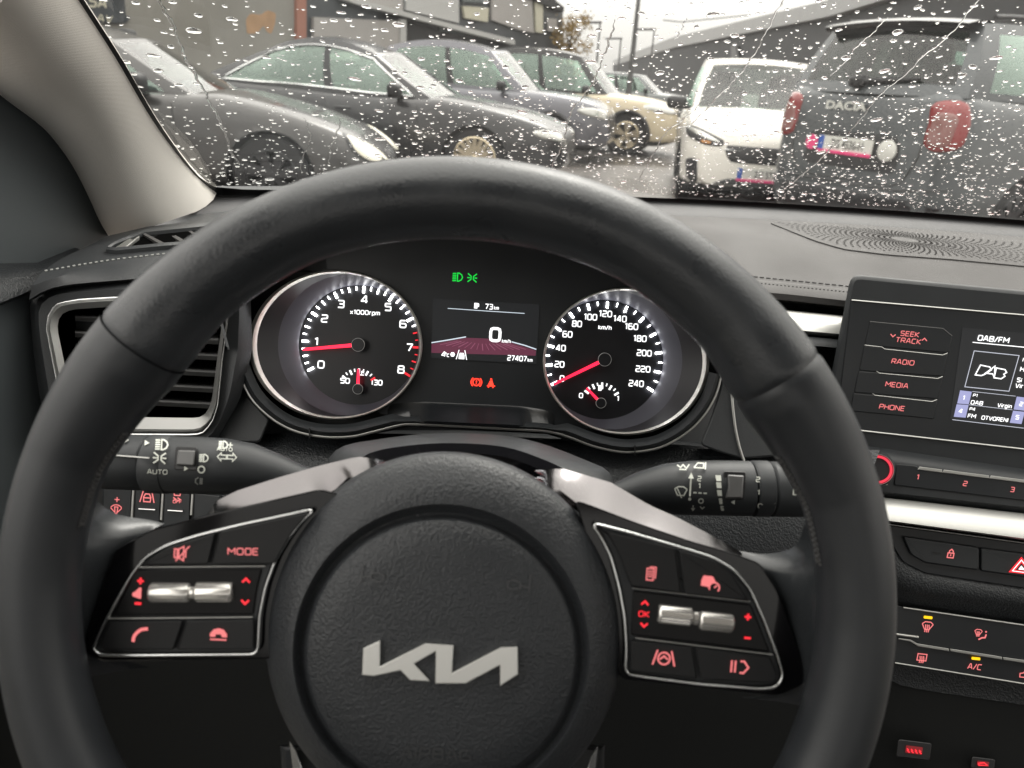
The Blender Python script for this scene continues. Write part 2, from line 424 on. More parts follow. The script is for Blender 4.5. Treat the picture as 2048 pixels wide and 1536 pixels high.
# =================================================================== WINDSCREEN SURFACE
WB_Z = -.126                                   # height of the glass foot below the eye
def wb_y(x): return .99 - .36*(x-.38)**2
CA, SA = math.cos(R(30)), math.sin(R(30))
def WS(x, t, h=0.0):                           # outer face; h > 0 outwards
    n = Vector((.72*(x-.38)*SA, SA, CA)).normalized()
    return CAM + Vector((x, wb_y(x)-t*CA, WB_Z+t*SA)) + n*h
class Screen:                                  # hit() for windscreen
    def hit(s, px, py, h=0.0):
        r = ray(px, py); k = .8
        for _ in range(25):
            p = r*k
            g = (p.z-WB_Z) - (wb_y(p.x)-p.y)*SA/CA
            dg = r.z - (-.72*(p.x-.38)*r.x - r.y)*SA/CA
            k -= g/dg
        p = r*k; t = (p.z-WB_Z)/SA
        return WS(p.x, t, h)
    def xt(s, px, py):
        p = s.hit(px, py)-CAM
        return p.x, (p.z-WB_Z)/SA
GLASSF = Screen()

# =================================================================== STEERING WHEEL
WD = .312
wheel = thing('steering_wheel', 'black leather steering wheel with silver emblem on its round hub in front of the gauges', 'steering wheel', PD(888, 1268, .40))
CXW, CYW = 895, 1205
K = WD/FPX
def rin(th):                                   # th degrees clockwise from top of wheel
    a = abs(((th-3+180) % 360)-180)
    return float(np.interp(a, [0, 25, 42, 50, 56, 62, 72, 90, 115, 150, 180], [728, 733, 722, 706, 704, 716, 738, 745, 742, 728, 726]))
def rim_rows(t0, t1, n, groove=True):
    rows = []
    for i in range(n+1):
        th = t0+(t1-t0)*i/n; a = R(th); ri = rin(th); ro = 889
        rm = (ro+ri)/2*K; mi = (ro-ri)/2*K
        if groove: 
            for g in (-49.6, 55.5):
                mi *= 1-.045*math.exp(-((th-g)/.35)**2)
        dirv = RGT*math.sin(a)+UPV*math.cos(a)
        c = PD(CXW, CYW, WD)+dirv*rm; row = []
        for k in range(28):
            b = 2*PI*k/28
            cb, sb = math.cos(b), math.sin(b); cb = math.copysign(abs(cb)**1.06, cb); sb = math.copysign(abs(sb)**.95, sb)
            row.append(c+dirv*(mi*cb)-FWD*(mi*1.08*sb))
        rows.append(row)
    return rows
def angs(t0, t1, step):
    return int(abs(t1-t0)/step)
mb = MB(); mb.loft(rim_rows(-49.6, 55.5, 150), cu=True); obj('rim_top', mb, M['rim'], wheel, smooth=60)
mb = MB(); mb.loft(rim_rows(55.5, 310.4, 360), cu=True); obj('rim_grips', mb, M['grip'], wheel, smooth=60)

# cross stitching along the inside of both grips
for t0, t1 in ((66, 84), (-78, -62)):
    mb = MB(); n = 22
    for i in range(n):
        for s in (-1, 1):
            pts = []
            for q in range(4):
                th = t0+(t1-t0)*(i+.5+s*(q/3-.5)*.9)/n; a = R(th); ri = rin(th)
                b = PI-.10-.22*(q/3)+.06
                rm = (889+ri)/2*K; mi = (889-ri)/2*K*1.012
                dv = RGT*math.sin(a)+UPV*math.cos(a)
                pts.append(PD(CXW, CYW, WD)+dv*(rm+mi*math.cos(b))-FWD*(mi*1.12*math.sin(b)))
            mb.tube(pts, .0005, n=5)
    obj('stitching', mb, M['stitch'], wheel)

HB = Flat(.350)                                # hub and spoke datum
def zc4(l): return [(500+x/2.2725, 860+y/2.2725) for x, y in l]
def zc2(l): return [(160+x/4.096, 980+y/4.096) for x, y in l]
def zc3(l): return [(1160+x/3.658, 1000+y/3.658) for x, y in l]

# leather arms that run from the rim to the switch pads
def arm(rows_px, deps):
    mb = MB(); rows = []
    for r, d in zip(rows_px, deps):
        P = resample(spl(r, 5), 26)
        rows.append([PD(x, y, dd) for (x, y), dd in zip(P, np.interp(np.linspace(0, 1, 26), np.linspace(0, 1, len(d)), d))])
    mb.loft(rows); return mb
al = arm([[(150, 905), (182, 985), (228, 1026), (300, 1040), (330, 1047)],
          [(120, 930), (160, 1010), (215, 1045), (280, 1052), (310, 1056)],
          [(105, 985), (150, 1050), (200, 1075), (250, 1080), (285, 1085)],
          [(90, 1080), (130, 1120), (175, 1140), (220, 1150), (262, 1140)],
          [(80, 1250), (110, 1260), (150, 1268), (180, 1275), (205, 1270)],
          [(75, 1380), (105, 1350), (150, 1330), (190, 1322), (240, 1318)],
          [(80, 1470), (120, 1400), (170, 1360), (220, 1345), (300, 1335)]],
         [[.316, .328, .346, .352, .357], [.307, .318, .334, .343, .350], [.305, .312, .3245, .335, .346],
          [.305, .312, .322, .337, .352], [.305, .312, .322, .337, .352], [.306, .314, .326, .340, .354], [.310, .324, .342, .358, .364]])
obj('spoke_leather', al, M['arm'], wheel, smooth=80)
ar = arm([[(1640, 985), (1612, 1040), (1590, 1092), (1530, 1108), (1470, 1100)],
          [(1665, 1000), (1638, 1065), (1600, 1112), (1540, 1122), (1490, 1122)],
          [(1680, 1050), (1650, 1100), (1610, 1140), (1560, 1150), (1510, 1145)],
          [(1695, 1140), (1660, 1175), (1620, 1200), (1580, 1212), (1530, 1205)],
          [(1705, 1300), (1675, 1315), (1640, 1325), (1605, 1335), (1565, 1330)],
          [(1710, 1430), (1680, 1410), (1640, 1395), (1600, 1390), (1545, 1388)],
          [(1705, 1520), (1670, 1460), (1620, 1420), (1570, 1405), (1480, 1395)]],
         [[.316, .328, .346, .352, .357], [.307, .318, .334, .343, .350], [.305, .312, .3245, .335, .346],
          [.305, .312, .322, .337, .352], [.305, .312, .322, .337, .352], [.306, .314, .326, .340, .354], [.310, .324, .342, .358, .364]])
obj('spoke_leather', ar, M['arm'], wheel, smooth=80)

# gloss black carriers behind the switch pads
mb = MB()
mb.prism(smooth_poly([(232, 1098), (262, 1082), (300, 1060), (430, 1026), (640, 978), (690, 990), (640, 1060), (560, 1180), (545, 1318), (200, 1322), (168, 1300), (182, 1240)], 14), HB, -.03, .016, 3)
obj('spoke_carrier', mb, M['gloss'], wheel)
mb = MB()
mb.prism(smooth_poly([(1150, 1000), (1176, 1008), (1270, 1044), (1382, 1082), (1460, 1104), (1520, 1126), (1555, 1180), (1600, 1310), (1612, 1366), (1560, 1392), (1240, 1358), (1210, 1200)], 14), HB, -.03, .016, 3)
obj('spoke_carrier', mb, M['gloss'], wheel)
# sky reflection in the gloss black spokes, shaped as pale tilted metal facets
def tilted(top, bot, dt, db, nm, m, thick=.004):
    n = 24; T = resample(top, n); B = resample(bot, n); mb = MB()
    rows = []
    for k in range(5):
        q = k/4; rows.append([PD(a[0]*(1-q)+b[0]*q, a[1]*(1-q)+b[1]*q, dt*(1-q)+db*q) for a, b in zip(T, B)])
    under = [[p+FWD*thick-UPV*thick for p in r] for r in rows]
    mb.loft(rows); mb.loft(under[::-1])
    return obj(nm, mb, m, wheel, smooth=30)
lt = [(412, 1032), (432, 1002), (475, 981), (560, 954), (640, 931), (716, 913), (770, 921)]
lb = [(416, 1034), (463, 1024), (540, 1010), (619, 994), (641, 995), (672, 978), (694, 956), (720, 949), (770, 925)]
tilted(lt, lb, .354, .342, 'spoke_reflection', M['spoke'])
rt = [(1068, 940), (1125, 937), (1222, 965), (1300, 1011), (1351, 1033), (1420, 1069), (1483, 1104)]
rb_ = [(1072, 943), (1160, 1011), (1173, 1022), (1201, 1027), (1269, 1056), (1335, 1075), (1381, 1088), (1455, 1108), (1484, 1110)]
tilted(rt, rb_, .357, .342, 'spoke_reflection', M['spoke'])

# hub
def circ(cx, cy, rx, ry, n=96): return ellipse(cx, cy, rx, ry, n)
mb = MB(); rows = []
for (cx, cy, rx, ry, h) in ((888, 1275, 357, 372, -.03), (888, 1275, 357, 372, .008), (888, 1276, 355.5, 370.5, .0125), (888, 1278, 350, 365, .0165), (887, 1284, 336, 349, .0208), (885, 1293, 317, 327, .0250), (883, 1302, 303, 307.5, .0272),
                            (882, 1307, 297, 299, .0276), (882, 1308, 292, 293, .0235), (882, 1309, 283, 284, .0215), (882, 1309, 275, 276, .0222), (882, 1309, 270, 271, .0255), (882, 1309, 264, 265, .0268),
                            (882, 1310, 200, 200, .0285), (882, 1310, 120, 120, .0295), (882, 1310, 50, 50, .030), (882, 1310, .5, .5, .030)):
    rows.append([HB.hit(x, y, h) for x, y in circ(cx, cy, rx, ry)])
mb.loft(rows, cu=True); obj('airbag_cover', mb, M['hub'], wheel, smooth=60)
class HubTop:
    def hit(s, px, py, h=0):
        q = min(1, math.hypot(px-882, py-1310)/264)
        return HB.hit(px, py, float(np.interp(q, [0, .19, .45, .76, 1], [.030, .030, .0295, .0285, .0268]))+h)
HT = HubTop()
lg = zc4([(515, 992), (592, 957), (590, 1075), (798, 970), (925, 978), (918, 1105), (1140, 988), (1216, 985), (1218, 1110), (1137, 1163), (1137, 1068), (980, 1152), (843, 1152), (845, 1005), (745, 1062), (818, 1142), (728, 1137), (684, 1092), (562, 1118), (510, 1113)])
mb = MB(); mb.prism(lg, Flat(.350-.0295), 0, .0026, 1.2); obj('emblem', mb, M['emblem'], wheel, smooth=20)
mb = MB()
HORN = [('l', [(-.5, -.5), (-.5, .3)]), ('l', [(-.5, .1), (-.1, .0)]), ('c', [(-.1, -.12), (.25, -.2), (.45, -.12), (.45, .12), (.25, .2), (-.1, .12)])]
mb.icon(HORN, 746, 1153, 46, HT, 3, 8, h=.0007); obj('horn_mark', mb, M['emboss'], wheel, 0); mb = MB(); mb.icon([(k, [(-x, y) for x, y in p]) for k, p in HORN], 1036, 1170, 46, HT, 3, 4, h=.0007); obj('horn_mark', mb, M['emboss'], wheel, 0); mb = MB()
mb.text('AIRBAG', 872, 1508, 24, HT, 3, sx=1.25, h=.0006)
obj('airbag_lettering', mb, M['emboss'], wheel, smooth=0)
# lower spoke trims under the hub
mb = MB(); mb.prism([(578, 1480), (592, 1500), (640, 1640), (600, 1640)], HB, -.02, -.002, 2); obj('lower_spoke_trim', mb, M['chrome'], wheel); mb = MB(); mb.prism([(1196, 1490), (1182, 1512), (1140, 1650), (1180, 1650)], HB, -.02, -.002, 2)
obj('lower_spoke_trim', mb, M['chrome'], wheel)
mb = MB(); mb.prism([(560, 1490), (1210, 1490), (1190, 2000), (600, 2000)], HB, -.03, -.010, 10); obj('lower_spoke', mb, M['grip'], wheel)

# --- switch pads
PADH = .018
def pad(outline, segs_dark, nm):
    out = smooth_poly(outline, 16, 4)
    mb = MB(); mb.prism(inset(out, 4), HB, .010, PADH, 2); o = obj('switch_pad', mb, M['dark'], wheel)
    mb = MB(); mb.bead(out, 8.5, HB, PADH+.0012, closed=True, n=8, squash=.8)
    obj('pad_surround', mb, M['chrome'], wheel, smooth=60)
PF = Flat(.350-PADH-.0004)
lpad = [(630, 1018), (560, 1033), (480, 1050), (400, 1070), (335, 1090), (290, 1115), (262, 1152), (232, 1205), (205, 1255), (186, 1298), (200, 1309), (260, 1310), (400, 1309), (516, 1308), (519, 1235), (531, 1175), (552, 1118), (578, 1075), (604, 1042)]
rpad = [(1183, 1046), (1250, 1063), (1350, 1092), (1425, 1115), (1468, 1140), (1500, 1178), (1530, 1245), (1556, 1315), (1566, 1352), (1553, 1374), (1520, 1377), (1400, 1368), (1300, 1355), (1250, 1347), (1253, 1300), (1249, 1235), (1238, 1175), (1222, 1115), (1203, 1075)]
pad(lpad, None, 'l'); pad(rpad, None, 'r')
def key(poly, nm='button', m='key', h=.0025, r=5, bev=2.5):
    mb = MB(); mb.prism(smooth_poly(poly, r, 3), PF, -.003, h, bev); return obj(nm, mb, M[m], wheel)
KF = Flat(.350-PADH-.0004-.0025-.0002)
b1 = key([(430, 1066), (416, 1128), (290, 1131), (298, 1118), (338, 1094)])
b2 = key([(440, 1063), (620, 1024), (584, 1066), (548, 1128), (424, 1128)])
key([(272, 1139), (524, 1137), (513, 1180), (507, 1229), (225, 1231)], 'scroll_recess', 'recess', .0006)
b3 = key([(220, 1243), (366, 1241), (346, 1300), (206, 1300), (200, 1288)])
b4 = key([(374, 1241), (508, 1239), (507, 1299), (354, 1300)])
b5 = key([(1212, 1062), (1350, 1097), (1362, 1186), (1262, 1172), (1240, 1112)])
b6 = key([(1358, 1100), (1424, 1121), (1462, 1146), (1498, 1202), (1370, 1188)])
key([(1266, 1181), (1502, 1209), (1540, 1304), (1262, 1270)], 'scroll_recess', 'recess', .0006)
b7 = key([(1262, 1281), (1384, 1294), (1394, 1358), (1262, 1342)])
b8 = key([(1391, 1295), (1540, 1314), (1556, 1354), (1546, 1367), (1402, 1359)])
for pts in ([(275, 1134), (530, 1132)], [(214, 1237), (505, 1234)], [(1264, 1176), (1500, 1203)], [(1271, 1276), (1545, 1309)]):
    mb = MB(); mb.bead(pts, 3, PF, .001); obj('divider', mb, M['silver'], wheel)
# metal scroll rollers
def roller(c, w, h, ang, knurl=False):
    ca, sa = math.cos(R(ang)), math.sin(R(ang)); mb = MB(); rows = []
    d = .350-PADH-.0012
    ax = (RGT*ca-UPV*sa); ay = (-UPV*ca-RGT*sa)
    o = PD(*c, d+.001); r = h/2*d/FPX; L = w*d/FPX
    for u, q in ((-.5, .2), (-.5, .86), (-.47, .97), (-.44, 1), (.44, 1), (.47, .97), (.5, .86), (.5, .2)):
        row = []
        for k in range(36):
            a = 2*PI*k/36; rr = r*q*(1+(.045 if (k % 3 == 0 and abs(u) < .45) else 0))
            row.append(o+ax*(u*L)+ay*(rr*math.cos(a))-FWD*(rr*math.sin(a)))
        rows.append(row)
    mb.loft(rows, cu=True, cap=True)
    if knurl:
        for i in range(14):
            for j in range(4):
                a = R(58+j*17); p = o+ax*((i-6.5)/14*L*.82)+ay*(r*1.02*math.cos(a))-FWD*(r*1.02*math.sin(a))
                nn = ay*math.cos(a)-FWD*math.sin(a); tt = ax.cross(nn)
                s = .00045
                mb.add([p+ax*s+nn*0, p+tt*s, p-ax*s, p-tt*s, p+nn*.0005], [(0, 1, 4), (1, 2, 4), (2, 3, 4), (3, 0, 4)])
    obj('scroll_roller', mb, M['roller'], wheel, smooth=25)
roller((342, 1184), 80, 40, 0); roller((430, 1183), 74, 40, 0); roller((386, 1184), 9, 26, 0)
roller((1349, 1229), 68, 38, 6, True); roller((1431, 1242), 68, 38, 6); roller((1390, 1235), 10, 28, 6)

ARC = lambda cx, cy, r, a0, a1, n=10: [(cx+r*math.cos(R(a0+(a1-a0)*k/n)), cy+r*math.sin(R(a0+(a1-a0)*k/n))) for k in range(n+1)]
UPC = [('l', [(-.5, .25), (0, -.25), (.5, .25)])]; DNC = [('l', [(-.5, -.25), (0, .25), (.5, -.25)])]
PLUS = [('l', [(-.5, 0), (.5, 0)]), ('l', [(0, -.5), (0, .5)])]; MINUS = [('l', [(-.5, 0), (.5, 0)])]
SPK = [('f', [(-.5, -.2), (-.2, -.2), (.1, -.5), (.1, .5), (-.2, .2), (-.5, .2)])]
def wicon(polys, cx, cy, sc, w=3, ang=2.5, nm='button_legend', m='pink', S=KF):
    mb = MB(); mb.icon(polys, cx, cy, sc, S, w, ang); return obj(nm, mb, M[m], wheel, smooth=0)
def wtext(t, cx, cy, cap, ang=2.0, sx=1.2, m='pink', S=KF, bold=.015):
    mb = MB(); mb.text(t, cx, cy, cap, S, ang, sx=sx, bold=bold); return obj('button_legend', mb, M[m], wheel, smooth=0)
RF = Flat(.350-PADH-.0004-.0006-.0003)
wicon([('c', [(-.5, -.3), (-.3, -.3), (-.3, .3), (-.5, .3)]), ('c', [(-.2, -.3), (.15, -.5), (.15, .5), (-.2, .3)]), ('l', [(-.4, .55), (.55, -.55)]), ('l', [(.3, -.2), (.3, .3)])], 363, 1107, 28, 2.6)
wtext('MODE', 486, 1103, 14.5, 1, 1.2, bold=.01)
wicon(PLUS, 281, 1162, 13, 4, S=RF, m='red'); wicon([('f', [(-.5, .0), (-.3, -.1), (.1, -.5), (.3, -.5), (.3, .5), (.1, .5), (-.5, .3)])], 276, 1186, 22, S=RF, m='pink'); wicon(MINUS, 276, 1207, 13, 5, S=RF, m='red')
wicon(UPC, 492, 1161, 15, 4, S=RF, m='red'); wicon(DNC, 490, 1204, 15, 4, S=RF, m='red')
wicon([('l', spl([(-.42, .42), (-.35, .05), (0, -.3), (.42, -.38)], 4))], 281, 1270, 34, 6.5)
wicon([('f', [(-.5, .18), (-.5, 0), (-.3, -.26), (0, -.34), (.3, -.26), (.5, 0), (.5, .18), (.2, .18), (.15, .02), (-.15, .02), (-.2, .18)]), ('l', [(-.48, .33), (.48, .33)])], 437, 1268, 34, 3)
wicon([('c', [(-.3, -.45), (.25, -.45), (.25, .5), (-.3, .5)]), ('l', [(-.2, -.2), (.15, -.2)]), ('l', [(-.2, 0), (.15, 0)]), ('l', [(-.2, .2), (.15, .2)]), ('l', [(-.1, -.58), (.42, -.58), (.42, .35)])], 1301, 1148, 24, 2.4, 5)
wicon([('f', [(-.55, .2), (-.55, -.1), (-.45, -.4), (.1, -.4), (.3, -.1), (.0, .05), (-.1, .25)]), ('l', ARC(.25, .25, .3, 150, 400)), ('l', [(.25, .25), (.4, .1)])], 1421, 1166, 34, 3, 6)
wicon(UPC, 1290, 1206, 14, 3.6, 6, S=RF, m='red'); wtext('OK', 1288, 1228, 12, 5, 1.1, 'red', RF); wicon(DNC, 1288, 1250, 14, 3.6, 6, S=RF, m='red')
wicon(PLUS, 1496, 1234, 13, 4, 6, S=RF, m='red'); wicon(MINUS, 1495, 1276, 13, 4, 6, S=RF, m='red')
wicon([('l', [(-.35, -.4), (-.55, .35)]), ('l', [(.35, -.4), (.55, .35)]), ('c', ARC(0, 0, .3, 0, 342, 14)), ('l', [(-.2, .05), (0, -.12), (.2, .05)])], 1328, 1317, 40, 3.2, 5)
wicon([('l', [(-.5, -.35), (-.5, .35)]), ('l', [(-.28, -.35), (-.28, .35)]), ('l', [(0, -.33), (.22, -.35), (.5, 0), (.22, .35), (.0, .33)])], 1480, 1334, 34, 3.4, 5)

# =================================================================== STEERING COLUMN COVER
cc = thing('column_cover', 'dark moulded steering column cover showing as an arc above the wheel hub', 'column cover', PD(930, 1000, .47))
mb = MB()
def arcrow(pts, ds, n=40):
    P = resample(spl(pts, 6), n); D = np.interp(np.linspace(0, 1, n), np.linspace(0, 1, len(ds)), ds)
    return [PD(x, y, d) for (x, y), d in zip(P, D)]
mb.loft([arcrow([(640, 985), (668, 903), (760, 878), (900, 866), (1050, 878), (1190, 928), (1222, 950), (1232, 1000)], [.50, .49, .48]),
         arcrow([(645, 985), (673, 906), (760, 882), (900, 871), (1050, 883), (1188, 933), (1219, 956), (1228, 1000)], [.475, .47, .465]),
         arcrow([(655, 985), (690, 915), (770, 893), (900, 883), (1045, 895), (1175, 942), (1205, 970), (1215, 1010)], [.435, .43, .43]),
         arcrow([(700, 990), (722, 918), (800, 896), (900, 889), (1010, 898), (1118, 938), (1130, 970), (1150, 1010)], [.42, .415, .42]),
         arcrow([(720, 1100), (760, 1040), (820, 1000), (900, 990), (980, 1000), (1060, 1030), (1090, 1060), (1110, 1100)], [.46, .45, .46])])
obj('upper_shroud', mb, M['face'], cc, smooth=50)
mb = MB()
mb.loft([arcrow([(712, 925), (740, 906), (800, 893), (900, 886), (1010, 894), (1090, 920), (1128, 938)], [.414, .411, .414]),
         arcrow([(712, 950), (760, 926), (820, 912), (900, 905), (1000, 912), (1070, 935), (1120, 962)], [.402, .397, .402]),
         arcrow([(740, 1010), (790, 980), (840, 970), (900, 965), (960, 970), (1020, 985), (1080, 1010)], [.40, .395, .40])])
obj('gloss_insert', mb, M['gloss'], cc, smooth=50)
mb = MB(); mb.loft([[PD(x, y, d) for x, y in ((700, 1000), (900, 975), (1130, 1000))] for d in (.44, .46)] + [[PD(x, y, .5) for x, y in ((650, 1500), (900, 1520), (1180, 1500))]])
obj('lower_shroud', mb, M['dark'], cc)

# =================================================================== INSTRUMENT CLUSTER
cl = thing('instrument_cluster', 'black instrument cluster with two round gauges and a small display between them', 'instrument cluster', PD(950, 880, .60))
def cob(nm, mb, m, smooth=35, par=None):
    return obj(nm, mb, M[m] if isinstance(m, str) else m, par or cl, smooth)
M['cface'] = mat('cluster_face', (.0125, .0145, .017), .35, var=(20, .1, .04))
M['tube'] = mat('gauge_tube', (.016, .015, .018), .42)
M['glow'] = mat('gauge_inner_ring', (.06, .06, .074), .40, metal=.1)
M['dial'] = mat('gauge_dial', (.006, .0065, .009), .35)
M['needle'] = emit('needle_red', (1, .012, .05), 1.8)
M['hubring'] = mat('needle_hub_ring', (.42, .42, .42), .4)
sil = spl([(470, 604), (462, 625), (459, 655), (462, 690), (470, 726), (499, 792), (538, 833), (577, 857), (619, 870), (663, 875), (707, 873), (746, 864), (798, 851), (824, 849), (898, 852), (1028, 859), (1093, 863), (1134, 873), (1184, 892), (1233, 903), (1270, 904), (1320, 895), (1369, 869), (1406, 834), (1431, 792), (1443, 750)], 4)
# back plate with dial openings left free by depth: face sits behind the tubes
FACE = Flat(.590)
mb = MB()
mb.prism([(470, 570), (560, 475), (700, 432), (900, 418), (1130, 432), (1270, 470), (1370, 540), (1430, 640), (1440, 750), (1431, 800), (1400, 842), (1369, 872), (1270, 908), (1184, 896), (1093, 868), (824, 854), (746, 868), (663, 880), (577, 862), (499, 796), (462, 700), (440, 600)], Flat(.612), -.02, 0)
cob('back_plate', mb, 'cface')
# middle face panel between the two gauges (outline follows the gauge rings)
mb = MB()
mid = [(700, 470), (1240, 500), (1245, 560)] + [(x, y) for x, y in ellipse(1252, 723, 168, 149, 20, 0, R(262), R(112))][0:0]
fc = [(640, 450), (1290, 490), (1268, 572)] + ellipse(1252, 723, 168, 149, 18, 0, R(275), R(115)) + [(1110, 866), (830, 852)] + ellipse(671, 690, 176, 151, 18, 0, R(62), R(-88)) + [(655, 538)]
mb.prism(fc, FACE, -.010, 0); cob('centre_panel', mb, 'cface')
M['ledge'] = mat('gloss_ledge', (.012, .0135, .0155), .24, spec=.7)
mb = MB(); xl = np.linspace(775, 1112, 40); fl_ = [min(1, (x-775)/75, (1112-x)/75) for x in xl]; fl_ = [max(0, f)**.6 for f in fl_]
mb.loft([[PD(x, y0+(x-945)*.045-(1-f)*(-10), .5902-(.5902-d)*f) for x, f in zip(xl, fl_)] for y0, d in ((808, .5896), (814, .5882), (846, .5692), (851, .5700), (855, .590))]); cob('panel_ledge', mb, 'ledge', 60)
# dark outer bezel between gauge rings and silver line
n = 64
bo = resample(sil, n)
inn = []
for i, (x, y) in enumerate(bo):
    # pull inwards about 22 px along the normal
    a = bo[max(i-1, 0)]; b = bo[min(i+1, n-1)]; dx, dy = b[0]-a[0], b[1]-a[1]; L = math.hypot(dx, dy)
    w = 26 if (x < 800 or x > 1120) else 16
    inn.append((x+dy/L*w, y-dx/L*w))
mb = MB()
mb.loft([[PD(x, y, .60) for x, y in bo], [PD(x, y, .574) for x, y in bo], [PD(x, y, .570) for x, y in [((a[0]*.6+b[0]*.4), (a[1]*.6+b[1]*.4)) for a, b in zip(bo, inn)]], [PD(x, y, .576) for x, y in inn], [PD(x, y, .602) for x, y in inn]])
cob('outer_bezel', mb, M['dark'], 50)
mb = MB(); mb.bead(sil, 6, Flat(.573), 0, n=8); cob('silver_line', mb, 'silver', 60)
for p in ((619, 862), (1270, 896)):
    mb = MB(); mb.prism([(p[0]-1.2, p[1]-6), (p[0]+1.2, p[1]-6), (p[0]+1.2, p[1]+14), (p[0]-1.2, p[1]+14)], Flat(.570), -.003, .0006); cob('bezel_joint', mb, 'black')

def gauge(nm_label, oc, oa, ob_, ic, ia, ib, mc, mr, dc, dr, thick_side):
    par = thing_part(nm_label)
    N = 96
    O = ellipse(*oc, oa, ob_, N); I = ellipse(*ic, ia, ib, N); Mi = ellipse(*mc, mr, mr, N); D = ellipse(*dc, dr, dr, N)
    mb = MB()
    mp = [((a[0]*.55+b[0]*.45), (a[1]*.55+b[1]*.45)) for a, b in zip(O, I)]
    mb.loft([[PD(x, y, .592) for x, y in O], [PD(x, y, .579) for x, y in O], [PD(x, y, .5755) for x, y in mp], [PD(x, y, .579) for x, y in I], [PD(x, y, .583) for x, y in I]], cu=True)
    obj('chrome_ring', mb, M['ringm'], par, 60)
    mb = MB(); mb.loft([[PD(x, y, .5825) for x, y in I], [PD(x, y, .594) for x, y in Mi]], cu=True); obj('gauge_tube', mb, M['tube'], par, 60)
    mb = MB(); mb.loft([[PD(x, y, .594) for x, y in Mi], [PD(x, y, .596) for x, y in [((a[0]*.85+b[0]*.15), (a[1]*.85+b[1]*.15)) for a, b in zip(Mi, D)]], [PD(x, y, .606) for x, y in D]], cu=True); obj('inner_ring', mb, M['glow'], par, 60)
    mb = MB(); mb.face(D, Flat(.606)); obj('dial', mb, M['dial'], par, 0)
    return par
def thing_part(nm):
    o = bpy.data.objects.new(nm, None); COL.objects.link(o); o.parent = cl; o['_base'] = cl['_base']; o.empty_display_size = .03
    return o
DF = Flat(.6052)
NF = Flat(.600)
tach = gauge('rev_counter', (671, 690), 174, 149.5, (676.5, 690), 162.5, 143.5, (697, 690), 141, (717, 690), 119.5, 'l')
speed = gauge('speedometer', (1252, 723), 166.5, 147.5, (1248, 722.5), 157, 141.5, (1226, 720), 138.5, (1207, 719), 119.5, 'r')
def ticks(c, rad, n, major, tilt, sweep, redfrom=None, L=(13, 10, 7.5), W=(4.2, 2.6, 1.9), half=None, hilen=None):
    w, r = MB(), MB()
    for i in range(n+1):
        a = R(-90-sweep/2+sweep*i/n+tilt); k = 0 if i % major == 0 else (1 if half and i % half == 0 else 2)
        p0 = (c[0]+math.cos(a)*(rad+L[0]/2), c[1]+math.sin(a)*(rad+L[0]/2)); p1 = (c[0]+math.cos(a)*(rad+L[0]/2-L[k]), c[1]+math.sin(a)*(rad+L[0]/2-L[k]))
        q = (r if redfrom is not None and i >= redfrom else w); nx, ny = -math.sin(a)*W[k]/2, math.cos(a)*W[k]/2
        q.prism([(p0[0]+nx, p0[1]+ny), (p1[0]+nx, p1[1]+ny), (p1[0]-nx, p1[1]-ny), (p0[0]-nx, p0[1]-ny)], DF, -.0004, .0016, back=False)
    return w, r
w, r = ticks((721, 690), 111, 32, 4, 3.2, 238, 26, half=2)
obj('tick_ring', w, M['tick'], tach, 0); w = MB()
for s_, p in (('0', (642, 729)), ('1', (633, 683)), ('2', (649, 637)), ('3', (682, 608)), ('4', (729, 599)), ('5', (776, 614)), ('6', (806, 648)), ('7', (819, 695)), ('8', (802, 739))):
    w.text(s_, p[0], p[1], 16.5, DF, 3, sx=1.15, bold=.025)
w.text('x1000rpm', 730, 625, 9.5, DF, 3, sx=1.05, bold=.03)
w2, r2 = ticks((716, 778), 36, 8, 2, 3.2, 106, 8, L=(10, 7, 6), W=(4, 3, 2.4))
w.add(w2.v, w2.f); obj('red_mark', r2, M['red'], tach, 0)
w.text('50', 690, 761.5, 11.5, DF, 3, sx=1.05, bold=.03); w.text('130', 753, 765, 11.5, DF, 3, sx=.95, bold=.03)
w.icon([('l', [(-.5, .5), (.5, .5)]), ('f', [(-.2, -.5), (.0, -.5), (.0, .3), (-.2, .3)]), ('l', [(.1, -.1), (.4, -.1)])], 724, 746, 8, DF, 1.8)
w.text('°c', 727, 744, 5, DF, 3)
obj('dial_markings', w, M['white'], tach, 0); obj('red_zone', r, M['red'], tach, 0)
w, r = ticks((1208, 719.5), 110, 24, 2, 3.6, 238)
obj('tick_ring', w, M['tick'], speed, 0); w = MB()
for s_, p in (('0', (1124, 757)), ('20', (1119, 728.5)), ('40', (1121.5, 696)), ('60', (1135, 668.5)), ('80', (1154, 647.5)), ('100', (1181, 634)), ('120', (1211, 627.5)), ('140', (1240, 637.5)), ('160', (1263, 653)), ('180', (1280, 677)), ('200', (1288.5, 706)), ('220', (1286, 738)), ('240', (1272.5, 767))):
    w.text(s_, p[0], p[1], 13.2, DF, 3.5, sx=.92, bold=.02)
w.text('km/h', 1210, 655, 9, DF, 3.5, bold=.03)
w2, r2 = ticks((1202, 806), 36, 8, 2, 3.5, 112, L=(10, 7, 6), W=(4, 3, 2.4)); w.add(w2.v, w2.f)
w.text('0', 1162, 791, 10.5, DF, 3.5, bold=.03); w.text('1', 1236, 797, 10.5, DF, 3.5, bold=.03)
FUEL = [('f', [(-.4, -.5), (.2, -.5), (.2, .5), (-.4, .5)]), ('l', [(.2, .1), (.4, .1), (.4, -.3), (.25, -.45)])]
w.icon(FUEL, 1201, 776, 11, DF, 1.8)
obj('dial_markings', w, M['white'], speed, 0)
